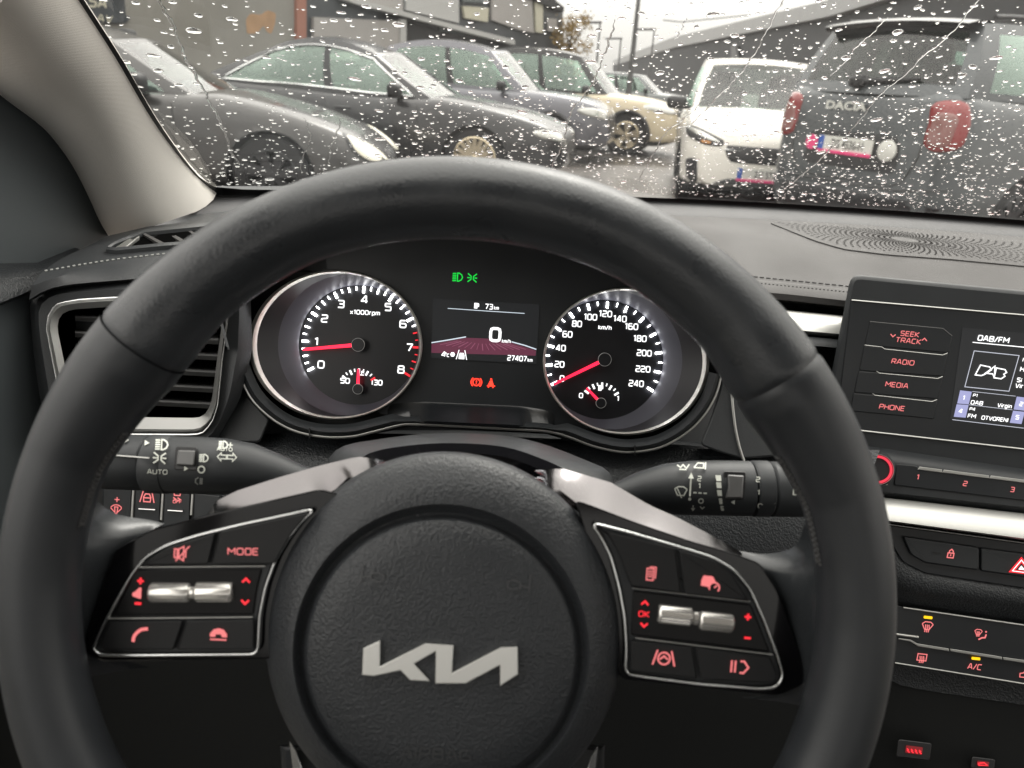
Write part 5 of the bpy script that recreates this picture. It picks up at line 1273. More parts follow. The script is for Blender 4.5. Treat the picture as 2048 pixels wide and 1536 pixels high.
for pts, w, lab in TR:
    P = resample(spl(pts, 6), len(pts)*7); mb = MB(); rows = []
    XT = [GLASSF.xt(*p) for p in P]; n = len(XT); ph = rng.uniform(0, 6)
    for i, (x, t) in enumerate(XT):
        a, b = XT[max(i-1, 0)], XT[min(i+1, n-1)]; dx, dt = b[0]-a[0], b[1]-a[1]; L = math.hypot(dx, dt) or 1
        jx, jt = -dt/L, dx/L
        ww = w*.00025*(.75+.22*abs(math.sin(i*.9+ph))+.18*math.sin(i*.37+ph))*(1 if 2 < i < n-3 else .5)
        off = .0006*math.sin(i*.8+ph)+.0005*math.sin(i*1.9)
        rows.append([WS(x+jx*(off+ww*math.cos(PI*k/6)), t+jt*(off+ww*math.cos(PI*k/6)), .0004+ww*.55*math.sin(PI*k/6)) for k in range(7)])
    mb.loft(rows, cu=True, cap=True)
    tag(obj('water_trickle', mb, M['water'], None, 80), lab, 'water trickle', 'water trickles on the windscreen')
# =================================================================== OUTSIDE
def paint(name, col, rough=.26, metal=.3, coat=.55):
    m = mat(name, col, rough, metal, coat=coat, var=(3, .06)); return m
M.update(
    tyre=mat('tyre_rubber', (.014, .014, .015), .75, bump=('noise', 60, .2, .004)),
    alloy=mat('alloy_rim', (.55, .50, .42), .28, metal=1.0),
    bronze=mat('bright_alloy', (.80, .70, .52), .25, metal=1.0),
    inner=mat('wheel_well', (.008, .008, .008), .9),
    trimb=mat('black_trim', (.018, .018, .02), .4),
    carglass=glass('car_screen', (.70, .82, .76), 1.5, 0.02), sideglass=glass('car_window', (.74, .88, .80), 4.5, 0.02, refl=(.82, 1, .9)),
    carseat=mat('car_interior', (.045, .045, .045), .8),
    lamp=mat('lamp_clear', (.55, .55, .52), .12, metal=.5, coat=1),
    lampcream=emit('lamp_lit_cream', (1, .93, .72), .55, base=(.6, .58, .5), rough=.1),
    lampred=mat('lamp_red', (.24, .014, .014), .15, coat=1),
    lampgrey=mat('lamp_pink_clear', (.24, .10, .09), .2, coat=1),
    plate=mat('plate_white', (.68, .68, .64), .35), pinkp=mat('pink_strip', (.80, .06, .22), .4), bluep=mat('plate_blue', (.03, .10, .42), .4),
    ink=mat('plate_ink', (.03, .03, .03), .5),
    asphalt=None)

class Car:
    def __init__(s, name, label, L, W, prof, gh, wheels, rw, paintm, pos, heading, near=-1, z0=.19, plan=(.90, .94), track=None, group=None, roof=None, ends=(.55, .5), dlo=None, rimm='alloy', spokes=10, by='wheel', nwin=2, rims=.66, gmat=None):
        s.L, s.W, s.rw = L, W, rw; s.wx = wheels; s.z0 = z0; s.plan = plan; s.ends = ends
        P = spl([(x*L, z) for x, z in prof], 8); s.px = [p[0] for p in P]; s.pz = [p[1] for p in P]
        s.gh = gh; s.paint = paintm; s.roofm = roof or paintm; s.pillm = roof or paintm; s.nwin = nwin; s.gmat = gmat or M['carglass']
        h = Vector((heading[0], heading[1], 0)).normalized(); left = Vector((-h.y, h.x, 0))
        if by == 'wheel': c = Vector((pos.x, pos.y, 0))-h*wheels[1]-left*(near*(W/2-.09))
        elif by == 'front': c = Vector((pos.x, pos.y, 0))-h*(L/2)
        elif by == 'rear': c = Vector((pos.x, pos.y, 0))+h*(L/2)
        s.c, s.h, s.l = c, h, left
        s.t = thing(name, label, 'car', c, group)
        s.zf = [0, .05, .16, .35, .58, .78, .90, .965, 1.0]; s.yf = [.82, .93, .985, 1.0, 1.0, .985, .962, .925, .86]
        s.build_body(); s.build_gh(); s.build_wheels(rimm, spokes, rims)
        if dlo: s.build_dlo(dlo)
        s.build_doors()
    def G(s, x, y, z): return s.c+s.h*x+s.l*y+Vector((0, 0, z))
    def zt(s, x): return float(np.interp(x, s.px, s.pz))
    def zb(s, x):
        return s.z0+.10*max(0, (abs(x)-s.L/2+.45)/.45)**2
    def w(s, x):
        e = s.ends[0] if x > 0 else s.ends[1]; pl = s.plan[0] if x > 0 else s.plan[1]
        u = max(0, (abs(x)-(s.L/2-e))/e); far = max(0, (abs(x)-s.L*.22)/(s.L*.28))
        return s.W/2*(1-(1-pl)*far**2)*(1-.20*u**3.2)
    def hw(s, x, z):
        a, b = s.zb(x), s.zt(x); q = (z-a)/(b-a)
        if q < 0 or q > 1: return -1
        return s.w(x)*float(np.interp(q, s.zf, s.yf))
    def end_x(s, y, z, sg):
        lo, hi = 0.0, s.L/2
        for _ in range(26):
            m = (lo+hi)/2
            if s.hw(sg*m, z) >= abs(y): lo = m
            else: hi = m
        return sg*lo
    def build_body(s):
        L = s.L; S = sorted(set([-L/2+.5*L*(1-math.cos(PI*i/110)) for i in range(111)]))
        q = np.linspace(0, 1, 26); yf = np.interp(q, s.zf, s.yf)
        mb = MB(); rows = []
        for x in S:
            a, b, w = s.zb(x), s.zt(x), s.w(x); half = []
            half.append((0, a)); half += [(w*yy, a+(b-a)*qq) for qq, yy in zip(q, yf)]
            cr = .035*min(1, (L/2-abs(x))/.3+.1)
            half += [(w*.62, b+cr*.6), (w*.3, b+cr*.95), (0, b+cr)]
            row = half+[(-y, z) for y, z in half[-2:0:-1]]
            rows.append(row)
        n = len(rows[0]); idx = {}; V = []; Ra = s.rw*1.13
        for i, (x, row) in enumerate(zip(S, rows)):
            for j, (y, z) in enumerate(row): V.append([x, y, z])
        fl = [False]*len(V)
        for k, (x, y, z) in enumerate(V):
            for wx in s.wx:
                if math.hypot(x-wx, z-s.rw) < Ra and abs(y) > s.W*.28: fl[k] = True
        F = []; fm = []; keepv = set()
        for i in range(len(S)-1):
            for j in range(n):
                f = (i*n+j, i*n+(j+1) % n, (i+1)*n+(j+1) % n, (i+1)*n+j)
                if all(fl[k] for k in f): continue
                cx = sum(V[k][0] for k in f)/4; cy = sum(abs(V[k][1]) for k in f)/4; cz = sum(V[k][2] for k in f)/4
                top = cz > s.zt(cx)-.002
                g = s.gh
                ins = top and g['xr'][0]+.12 < cx < g['xw'][0]-.18 and cy < s.W*.44
                F.append(f); fm.append(1 if ins else (2 if cz < s.z0+.09 else 0))
                keepv.update(k for k in f if fl[k])
        for k in keepv:
            x, y, z = V[k]
            wx = min(s.wx, key=lambda q: abs(q-x)); d = math.hypot(x-wx, z-s.rw) or 1
            V[k] = [wx+(x-wx)/d*Ra, y, s.rw+(z-s.rw)/d*Ra]
        o = len(mb.v); mb.v = [s.G(*v) for v in V]; mb.v = [tuple(v) for v in mb.v]; mb.f = F; mb.m = fm
        for st, sgn in ((0, 1), (len(S)-1, -1)):
            mb.f.append(tuple(st*n+j for j in range(n))); mb.m.append(0)
        obj('body', mb, [s.paint, M['carseat'], M['trimb']], s.t, 50)
        mb = MB()
        for wx in s.wx:
            for sg in (-1, 1):
                rr = [[s.G(wx+Ra*math.cos(a), sg*yy, s.rw+Ra*math.sin(a)) for a in np.linspace(-.5, PI+.5, 24)] for yy in (s.W/2*.97, s.W/2*.5)]
                mb.loft(rr); mb.add([s.G(wx+Ra*math.cos(a), sg*s.W/2*.5, s.rw+Ra*math.sin(a)) for a in np.linspace(0, 2*PI, 24)], [tuple(range(24))])
        obj('wheel_arch', mb, M['inner'], s.t, 60)
    # greenhouse -------------------------------------------------------
    def gp(s, kind, a, h):
        g = s.gh; hh = h**.92
        xf = g['xw'][0]+(g['xw'][1]-g['xw'][0])*hh; xr = g['xr'][0]+(g['xr'][1]-g['xr'][0])*(h**1.05)
        wb, wr = s.W/2*g.get('wb', .90), s.W/2*g.get('wr', .68)
        wd = wb+(wr-wb)*h+.035*math.sin(PI*h)
        def ztop(x):
            u = (x-g['xr'][1])/(g['xw'][1]-g['xr'][1]); u = min(max(u, 0), 1)
            return g['zr']+(g.get('arch', .05))*(1-(2*u-1)**2)-g.get('drop', 0)*(1-u)**2
        if kind == 'side':
            x = xf+(xr-xf)*abs(a); sg = 1 if a >= 0 else -1
            tap = 1-.06*max(0, abs(2*abs(a)-1))**3
            z = (s.zt(x)-.03)*(1-h)+ztop(x)*h
            return x, wd*tap, z
        if kind == 'front':
            x = xf+.16*(1-a*a)*(1-.3*h); z = (s.zt(xf)-.03)*(1-h)+ztop(xf)*h+.035*(1-a*a)*h; return x, wd*.94*a, z
        if kind == 'rear':
            x = xr-.10*(1-a*a)*(1-.3*h); z = (s.zt(xr)-.03)*(1-h)+ztop(xr)*h+.035*(1-a*a)*h; return x, wd*.94*a, z
        if kind == 'roof':
            u, v = a, h; wd = wr*(1-.06*abs(2*u-1)**3)
            x1 = g['xw'][1]+.16*.7*(1-v*v); x2 = g['xr'][1]-.10*.7*(1-v*v); x = x1+(x2-x1)*u
            return x, wd*v, ztop(min(max(x, g['xr'][1]), g['xw'][1]))+.035*(1-v*v)
    def cell(s, mb, kind, a0, a1, h0, h1, sg=1, na=8, nh=5, off=0.0):
        rows = []
        for i in range(nh+1):
            h = h0+(h1-h0)*i/nh; row = []
            for j in range(na+1):
                a = a0+(a1-a0)*j/na; x, y, z = s.gp(kind, a, h)
                if kind == 'side': y = sg*(y+off)
                elif kind == 'front': x += off
                elif kind == 'rear': x -= off
                row.append(s.G(x, y, z))
            rows.append(row)
        mb.loft(rows)
    def build_gh(s):
        g = s.gh; H0, H1 = g.get('h0', .10), g.get('h1', .86)
        ub = g.get('ub', [.075, .42, .47, .80] if s.nwin == 2 else [.07, .36, .40, .68, .72, .93])
        mb = MB(); mbw = []
        for sg in (-1, 1):
            hs = [(0, H0), (H0, H1), (H1, 1)]
            us = [0]+ub+[1]
            for hi, (h0, h1) in enumerate(hs):
                for k in range(len(us)-1):
                    win = hi == 1 and k % 2 == 1
                    if win:
                        m2 = MB(); s.cell(m2, 'side', us[k], us[k+1], h0, h1, sg); obj('side_window', m2, M['sideglass'], s.t, 60)
                    else:
                        mb.cm = 1 if (hi == 1 and 0 < k < len(us)-2) else 0
                        s.cell(mb, 'side', us[k], us[k+1], h0, h1, sg); mb.cm = 0
        for kind, nm in (('front', 'windscreen'), ('rear', 'rear_window')):
            a = .93; hh = [(0, .06), (.06, .93), (.93, 1)]; rh = g.get('rh', None)
            if kind == 'rear' and rh: hh = [(0, rh[0]), rh, (rh[1], 1)]; a = .86
            for hi, (h0, h1) in enumerate(hh):
                for a0, a1, k in ((-1, -a, 0), (-a, a, 1), (a, 1, 2)):
                    if hi == 1 and k == 1:
                        m2 = MB(); s.cell(m2, kind, a0, a1, h0, h1, 1, 14, 6); obj(nm, m2, s.gmat, s.t, 60)
                    else: mb.cm = 0; s.cell(mb, kind, a0, a1, h0, h1, 1, 10 if k == 1 else 3, 4)
        mb.cm = 2
        rows = []
        for i in range(21): rows.append([s.G(*s.gp('roof', i/20, v)) for v in np.linspace(-1, 1, 15)])
        mb.loft(rows)
        obj('cabin_frame', mb, [s.pillm, M['trimb'], s.roofm], s.t, 45)
        mb = MB()                                    # seats seen through the glass
        x0 = g['xw'][0]; zb_ = s.zt(0)
        for dx in (-.95, -1.85):
            if x0+dx < g['xr'][0]+.2: continue
            for y in (-.38, .38):
                mb.rbox((0, 0, 0), .16, .46, .42, .05, Matrix.Translation(s.G(x0+dx, y, zb_+.10)) @ Matrix.Rotation(math.atan2(s.h.y, s.h.x), 4, 'Z'))
                mb.rbox((0, 0, 0), .10, .26, .16, .04, Matrix.Translation(s.G(x0+dx-.02, y, zb_+.40)) @ Matrix.Rotation(math.atan2(s.h.y, s.h.x), 4, 'Z'))
        obj('seats', mb, M['carseat'], s.t)
        for sg in (-1, 1):
            mb = MB(); xm = g['xw'][0]-.42
            mb.rbox((0, 0, 0), .13, .24, .15, .05, Matrix.Translation(s.G(xm, sg*(s.W/2+.07), s.zt(xm)+.07)) @ Matrix.Rotation(math.atan2(s.h.y, s.h.x), 4, 'Z'))
            mb.box(s.G(xm, sg*(s.W/2-.04), s.zt(xm)+.02), s.h*.06, s.l*.14, Vector((0, 0, .04)))
            obj('door_mirror', mb, M['trimb'], s.t)
    def build_doors(s):
        g = s.gh; xa = g['xw'][0]-.18; xb = xa-1.08; xc = max(xb-.95, s.wx[0]+s.rw*1.0); xs = [xa, xb, xc]
        for sg in (-1, 1):
            for k, x in enumerate(xs):
                zt = s.zt(x)-.07; z0 = s.z0+.14 if k < 2 else s.rw+.30
                s.line('door_seam', [(x-.05, z0), (x, (z0+zt)/2), (x-.02, zt)], sg, M['ink'], .005)
            s.line('sill_crease', [(xa-.02, s.z0+.20), (xc+.10, s.z0+.22)], sg, M['ink'], .004)
            for x in (xb+.20, xc+.22):
                z = s.zt(x)-.16; mb = MB(); mb.rbox((0, 0, 0), .20, .035, .032, .012, Matrix.Translation(s.G(x, sg*(s.hw(x, z)+.012), z)) @ Matrix.Rotation(math.atan2(s.h.y, s.h.x), 4, 'Z')); obj('door_handle', mb, s.paint, s.t)
    def build_dlo(s, m):
        g = s.gh; ub = g.get('ub', [.075, .42, .47, .80]); H0, H1 = g.get('h0', .10), g.get('h1', .86)
        for sg in (-1, 1):
            pts = []
            for u in np.linspace(ub[-1], ub[0], 24): x, y, z = s.gp('side', u, H0); pts.append(s.G(x, sg*(y+.006), z))
            for h in np.linspace(H0, H1, 10)[1:]: x, y, z = s.gp('side', ub[0], h); pts.append(s.G(x, sg*(y+.006), z))
            for u in np.linspace(ub[0], ub[-1], 24)[1:]: x, y, z = s.gp('side', u, H1); pts.append(s.G(x, sg*(y+.006), z))
            for h in np.linspace(H1, H0, 10)[1:-1]: x, y, z = s.gp('side', ub[-1], h); pts.append(s.G(x, sg*(y+.006), z))
            mb = MB(); mb.tube(pts, .014, n=6, closed=True); obj('window_trim', mb, m, s.t, 60)
    def build_wheels(s, rimm, spokes, rims):
        for wx in s.wx:
            for sg in (-1, 1):
                o = bpy.data.objects.new('wheel', None); COL.objects.link(o); o.parent = s.t; o['_base'] = s.t['_base']; o.empty_display_size = .1
                c = s.G(wx, sg*(s.W/2-.035), s.rw); ax = s.l*sg; r = s.rw; ri = r*rims
                mb = MB(); mb.lathe(c, ax, s.h, [(ri, -.20), (r*.9, -.20), (r, -.16), (r, -.03), (r*.93, -.003), (ri*1.02, -.006), (ri, -.02)], 40); obj('tyre', mb, M['tyre'], o, 40)
                mb = MB(); mb.lathe(c, ax, s.h, [(ri*1.0, -.008), (ri*.96, -.004), (ri*.93, -.012)], 40); mb.cm = 1; mb.lathe(c, ax, s.h, [(ri*.93, -.013), (ri*.92, -.06), (ri*.90, -.16), (.001, -.165)], 40); mb.cm = 0
                for k in range(spokes):
                    a = 2*PI*k/spokes+.2; e = s.h*math.cos(a)+Vector((0, 0, 1))*math.sin(a); tt = ax.cross(e)
                    w0, w1 = ri*.09, ri*.9*PI/spokes*.62
                    vs = []
                    for rr, ww, dd in ((ri*.12, w0, -.02), (ri*.55, (w0+w1)/2, -.018), (ri*.95, w1, -.010)):
                        p = c+e*rr; vs += [p+tt*ww+ax*dd, p-tt*ww+ax*dd, p-tt*ww+ax*(dd-.04), p+tt*ww+ax*(dd-.04)]
                    mb.add(vs, [(i*4+j, i*4+(j+1) % 4, (i+1)*4+(j+1) % 4, (i+1)*4+j) for i in range(2) for j in range(4)])
                mb.lathe(c, ax, s.h, [(ri*.20, -.03), (ri*.19, -.012), (ri*.1, -.008), (.001, -.008)], 20)
                obj('rim', mb, [M[rimm], M['inner']], o, 30)
    def patch(s, nm, poly, face, m, off=.012, sharp=60, lift=0.0, parent=None):
        """poly in (y, z) on an end or (x, z) on a side; domed lens that follows the body"""
        n = 28; P = resample(smooth_poly(poly, .06), n, True); c = np.mean(np.array(P), 0); rows = []
        for q, k in ((1.0, -.02), (1.0, .35), (.94, .8), (.75, .95), (.5, 1), (.25, 1), (.01, 1)):
            row = []
            for a, b in P:
                a, b = c[0]+(a-c[0])*q, c[1]+(b-c[1])*q; o = lift+off*k
                if face == 'front': row.append(s.G(s.end_x(a, b, 1)+o, a, b))
                elif face == 'rear': row.append(s.G(s.end_x(a, b, -1)-o, a, b))
                elif face == 'frontside':            # wraps round the corner
                    x = s.end_x(a, b, 1); row.append(s.G(x+o*.7, a+math.copysign(o*.7, a), b))
                elif face == 'rearside':
                    x = s.end_x(a, b, -1); row.append(s.G(x-o*.7, a+math.copysign(o*.7, a), b))
                else: sg = face; row.append(s.G(a, sg*(s.hw(a, b)+o), b))
            rows.append(row)
        mb = MB(); mb.loft(rows, cu=True); return obj(nm, mb, m, parent or s.t, sharp)
    def line(s, nm, pts, face, m, r=.006):
        P = []
        for a, b in resample(pts, 24):
            if face == 'front': P.append(s.G(s.end_x(a, b, 1)+.002, a, b))
            elif face == 'rear': P.append(s.G(s.end_x(a, b, -1)-.002, a, b))
            else: P.append(s.G(a, face*(s.hw(a, b)+.001), b))
        mb = MB(); mb.tube(P, r, n=6); return obj(nm, mb, m, s.t, 60)
    def flat_plate(s, nm, y, z, w, h, face, m, off, thick=.012, shift=0.0, parent=None):
        sg = 1 if face == 'front' else -1; x = s.end_x(y, z, sg)+sg*off
        mb = MB(); mb.box(s.G(x+sg*shift, y, z), s.h*thick, s.l*w, Vector((0, 0, h))); return obj(nm, mb, m, parent or s.t)
    def text(s, nm, t, y, z, cap, face, m, off, sx=1.0, bold=.02, thick=.004, spread=0):
        sg = 1 if face == 'front' else -1; mb = MB()
        vs, fs, x0, x1 = glyphs(t, bold); k = cap*sx
        xx = s.end_x(y, z, sg)+sg*off
        mb.add([s.G(xx, y+sg*(-(1))*(-(vx-(x0+x1)/2)*k) if face == 'front' else y-(vx-(x0+x1)/2)*k, z+(vy-.5)*cap) for vx, vy in vs], fs); return obj(nm, mb, m, s.t, 0, recalc=False)

def hd(a): return Vector((math.cos(R(a)), -math.sin(R(a)), 0))
GR = 'cars parked in a row along the left building'
P_grey = paint('grey_metallic_paint', (.060, .058, .057)); P_dark = paint('dark_grey_paint', (.034, .034, .036)); P_silver = paint('silver_blue_paint', (.15, .15, .17))
P_beige = paint('beige_paint', (.58, .50, .36), .3, .1); P_teal = paint('steel_grey_paint', (.16, .17, .17)); P_white = paint('white_paint', (.80, .77, .71), .25, 0.0); P_char = paint('charcoal_paint', (.085, .093, .098)); P_black = paint('black_paint', (.012, .012, .013))
sed_prof = [(-.5, .70), (-.485, .92), (-.40, 1.00), (-.25, 1.00), (0, .955), (.16, .94), (.22, .945), (.35, .86), (.44, .76), (.485, .66), (.5, .55)]
suv_prof = [(-.5, .75), (-.49, 1.02), (-.40, 1.08), (-.2, 1.06), (0, 1.03), (.16, 1.02), (.22, 1.03), (.36, .98), (.45, .90), (.488, .78), (.5, .62)]

# nearest car on the left: twin oval headlights
low_prof = [(-.5, .70), (-.485, .90), (-.40, .98), (-.25, .98), (0, .95), (.16, .93), (.22, .93), (.33, .83), (.42, .70), (.475, .56), (.5, .46)]
c1 = Car('saloon_car', 'grey saloon with twin oval cream headlights and pale windscreen, nearest on the left', 4.75, 1.82, low_prof,
         dict(xw=(.86, .12), xr=(-1.75, -1.05), zr=1.31, arch=.11), (-1.42, 1.42), .325, P_grey, PZ(545, 350, .325-CAM.z), hd(-5), group=GR, rimm='trimb', spokes=7, gmat=glass('pale_car_window', (.78, .88, .90), 1.6, .02))  # dark rims, with the shade in the arch put into their colour
for sg in (-1, 1):
    c1.patch('headlight', ellipse(sg*.725, .575, .085, .105, 24), 'frontside', M['lampcream'], .034); c1.patch('headlight', ellipse(sg*.56, .545, .075, .082, 24), 'frontside', M['lampcream'], .026)
for sg in (-1, 1):
    c1.patch('headlight_rim', ellipse(sg*.725, .575, .100, .122, 24), 'frontside', M['trimb'], .010); c1.patch('headlight_rim', ellipse(sg*.56, .545, .092, .098, 24), 'frontside', M['trimb'], .008)
c1.patch('grille', [(-.27, .58), (.27, .58), (.22, .40), (-.22, .40)], 'front', M['trimb'], .012)
for k in range(5): c1.line('grille_bar', [(-.25+.01*k, .555-.035*k), (.25-.01*k, .555-.035*k)], 'front', M['chrome'], .011)
c1.line('bumper_strip', [(-.78, .34), (-.4, .32), (.4, .32), (.78, .34)], 'front', M['trimb'], .016)
# saloon with chrome window trim and multi-spoke wheels
c2 = Car('saloon_car', 'dark grey saloon with chrome-edged side windows and bright multi-spoke wheel', 4.85, 1.85, sed_prof,
         dict(xw=(.98, .18), xr=(-1.95, -1.05), zr=1.38, arch=.13, ub=[.06, .40, .44, .90]), (-1.45, 1.45), .335, P_dark, PZ(950, 319, .335-CAM.z), hd(9), group=GR, dlo=M['chrome'], rimm='bronze', spokes=18, rims=.74)
for sg in (-1, 1): c2.patch('headlight', [(sg*.84, .70), (sg*.52, .66), (sg*.50, .60), (sg*.70, .58), (sg*.85, .62)], 'frontside', M['lamp'], .016)
c2.patch('grille', [(-.42, .66), (.42, .66), (.36, .42), (-.36, .42)], 'front', M['trimb'], .012)
for k in range(5): c2.line('grille_bar', [(-.38, .63-.045*k), (.38, .63-.045*k)], 'front', M['chrome'], .007)
# silver crossover
c3 = Car('crossover_car', 'silver grey crossover between the dark saloon and the beige car', 4.45, 1.84, suv_prof,
         dict(xw=(.95, .25), xr=(-2.05, -1.45), zr=1.59, arch=.12, ub=[.06, .40, .44, .86]), (-1.32, 1.32), .345, P_silver, PZ(1098, 278, .345-CAM.z), hd(11), group=GR, rimm='alloy', spokes=5)
for sg in (-1, 1): c3.patch('headlight', [(sg*.86, .86), (sg*.55, .80), (sg*.52, .70), (sg*.72, .68), (sg*.88, .74)], 'frontside', M['lamp'], .016)
c3.patch('grille', [(-.42, .74), (.42, .74), (.36, .45), (-.36, .45)], 'front', M['trimb'], .012)
for wx in c3.wx: pass
# beige SUV with black roof
c4 = Car('suv_car', 'beige car with black roof and five-spoke wheel in a dark arch', 4.40, 1.83, suv_prof,
         dict(xw=(.92, .30), xr=(-2.0, -1.55), zr=1.65, arch=.10, ub=[.06, .40, .44, .86]), (-1.30, 1.30), .36, P_beige, PZ(1252, 270, .36-CAM.z), hd(13), group=GR, rimm='bronze', spokes=5, roof=P_black)
for sg in (-1, 1): c4.patch('headlight', [(sg*.86, .92), (sg*.60, .88), (sg*.58, .78), (sg*.76, .76), (sg*.88, .80)], 'frontside', M['lamp'], .016)
c4.patch('grille', [(-.42, .80), (.42, .80), (.36, .50), (-.36, .50)], 'front', M['trimb'], .012)
c5 = Car('hatchback_car', 'farthest grey car of the row, only its cabin showing behind the beige one', 4.3, 1.8, suv_prof,
         dict(xw=(.92, .25), xr=(-2.0, -1.5), zr=1.52, arch=.05), (-1.28, 1.28), .33, P_teal, PZ(1335, 236, .33-CAM.z), hd(13), group=GR)
for c in (c3, c4):                                    # dark arch lips
    for wx in c.wx:
        for sg in (-1, 1):
            mb = MB(); mb.tube([c.G(wx+c.rw*1.17*math.cos(a), sg*(c.hw(wx, min(max(c.rw+c.rw*1.17*math.sin(a), c.z0+.04), c.zt(wx)-.05))+.004), c.rw+c.rw*1.17*math.sin(a)) for a in np.linspace(-.15, PI+.15, 24)], .028, n=6); obj('arch_lip', mb, M['trimb'], c.t, 60)

# white hatchback facing us
hb_prof = [(-.5, .75), (-.49, .95), (-.40, 1.0), (0, .96), (.16, .99), (.20, 1.02), (.34, .98), (.44, .90), (.487, .76), (.5, .60)]
c6 = Car('hatchback_car', 'white hatchback facing us with slim headlights, plate and pink strip', 4.05, 1.76, hb_prof,
         dict(xw=(.98, .30), xr=(-1.9, -1.4), zr=1.53, arch=.05, wb=.92, wr=.72), (-1.25, 1.27), .325, P_white, PZ(1526, 342, .46-CAM.z), (-.17, -1), by='front', ends=(.6, .5))
for sg in (-1, 1):
    c6.patch('headlight', [(sg*.84, .86), (sg*.70, .84), (sg*.42, .73), (sg*.44, .67), (sg*.62, .67), (sg*.82, .74)], 'frontside', M['trimb'], .012)
    c6.patch('lamp_strip', [(sg*.83, .84), (sg*.70, .82), (sg*.46, .72), (sg*.50, .71), (sg*.70, .77), (sg*.82, .81)], 'frontside', M['lamp'], .008, lift=.014)
    c6.patch('fog_vent', [(sg*.80, .52), (sg*.68, .54), (sg*.66, .38), (sg*.64, .26), (sg*.76, .30)], 'frontside', M['trimb'], .012)
    c6.patch('indicator', [(sg*.66, .725), (sg*.56, .715), (sg*.56, .69), (sg*.66, .70)], 'frontside', mat('lamp_orange', (.5, .22, .05), .3), .006, lift=.014)
c6.patch('grille', [(-.44, .69), (.44, .69), (.36, .52), (-.36, .52)], 'front', M['trimb'], .012)
c6.line('grille_bar', [(-.42, .645), (.42, .645)], 'front', M['chrome'], .010); c6.line('bonnet_seam', [(-.70, .88), (-.4, .77), (.4, .77), (.70, .88)], 'front', M['paintdim'], .005)
c6.patch('lower_intake', [(-.55, .27), (-.36, .36), (.36, .36), (.55, .27), (.4, .24), (-.4, .24)], 'front', M['trimb'], .010)
def plate(c, y, z, face, off, txt, pink=True, w=.52, h=.11):
    sg = 1 if face == 'front' else -1
    p = c.flat_plate('licence_plate', y, z, w, h, face, M['plate'], off)
    left = -1 if face == 'rear' else 1
    c.flat_plate('plate_band', y, z, .05, h*.98, face, M['bluep'], off, .004, .0075) if False else None
    x = c.end_x(y, z, sg)+sg*(off+.0085)
    mb = MB(); yy = y+(w/2-.028)*(1 if face == 'rear' else -1); mb.box(c.G(x, yy, z), c.h*.004, c.l*.05, Vector((0, 0, h*.96))); obj('plate_band', mb, M['bluep'], c.t)
    if pink:
        mb = MB(); mb.box(c.G(x, y, z-h*.60), c.h*.012, c.l*w, Vector((0, 0, h*.22))); obj('plate_strip', mb, M['pinkp'], c.t)
    vs, fs, x0, x1 = glyphs(txt, .01); cap = h*.62; k = cap*.72; mb = MB()
    s2 = 1 if face == 'front' else -1
    mb.add([c.G(x+sg*.0005, y+(s2*(vx-(x0+x1)/2)*k)-s2*(-.02), z+(vy-.5)*cap) for vx, vy in vs], fs); obj('plate_text', mb, M['ink'], c.t, 0, recalc=False)
plate(c6, 0, .42, 'front', .012, 'ZG 573')

# charcoal estate on the right, seen from behind
es_prof = [(-.5, .74), (-.496, 1.04), (-.488, 1.25), (-.42, 1.28), (0, 1.23), (.2, 1.16), (.24, 1.16), (.38, 1.08), (.46, .96), (.49, .78), (.5, .62)]
c7 = Car('estate_car', 'charcoal estate car seen from behind, with red tail lights and pink plate strip', 4.5, 1.80, es_prof,
         dict(xw=(1.05, .35), xr=(-2.14, -1.93), zr=1.76, arch=.03, wb=.93, wr=.76, rh=(.16, .86)), (-1.22, 1.45), .34, P_char, PZ(1702, 290, .86-CAM.z), (.865, .50), by='rear', ends=(.5, .30), plan=(.92, .97), nwin=3, rimm='trimb')
for sg in (-1, 1):
    c7.patch('tail_light', [(sg*.80, 1.235), (sg*.70, 1.24), (sg*.58, 1.21), (sg*.60, 1.10), (sg*.60, .92), (sg*.70, .87), (sg*.845, .90), (sg*.845, 1.1)], 'rearside', M['lampred'], .02)
    c7.patch('light_insert', [(sg*.79, 1.15), (sg*.64, 1.15), (sg*.61, 1.02), (sg*.62, .92), (sg*.78, .91)], 'rearside', M['lampgrey'], .008, lift=.020)
c7.patch('plate_recess', [(-.42, .96), (.42, .96), (.46, .68), (-.46, .68)], 'rear', M['trimb'], .004)
c7.patch('bumper_trim', [(-.80, .52), (.80, .52), (.84, .42), (.60, .27), (-.60, .27), (-.84, .42)], 'rear', M['trimb'], .012)
c7.line('tailgate_seam', [(-.62, 1.22), (-.60, .8), (-.50, .60), (.50, .60), (.60, .8), (.62, 1.22)], 'rear', M['ink'], .006)
c7.line('bumper_line', [(-.84, .62), (-.5, .57), (.5, .57), (.84, .62)], 'rear', M['ink'], .008)
plate(c7, .04, .86, 'rear', .030, 'ZG 4536-H')
for y, m, rs in ((.38, M['pinkp'], .060), (-.345, M['plate'], .080)):
    x = c7.end_x(y, .85, -1)-.026; mb = MB(); mb.lathe(c7.G(x, y, .85), -c7.h, c7.l, [(rs, -.01), (rs, 0), (rs*.9, .004), (.001, .004)], 28); obj('round_sticker', mb, m, c7.t, 30)
c7.text('brand_letters', 'DACIA', .12, 1.155, .062, 'rear', M['plate'], .030, sx=1.5, bold=.03)
mb = MB(); rows = []                                   # roof spoiler and rear wiper
for dx, dz, wv in ((.12, .02, .72), (-.06, .012, .72), (-.16, -.015, .70), (-.13, -.05, .69), (.05, -.04, .70)): rows.append([c7.G(-1.93+dx-.03*(1-v*v), v*c7.W/2*wv, 1.765+dz+.03*(1-v*v)) for v in np.linspace(-1, 1, 15)])
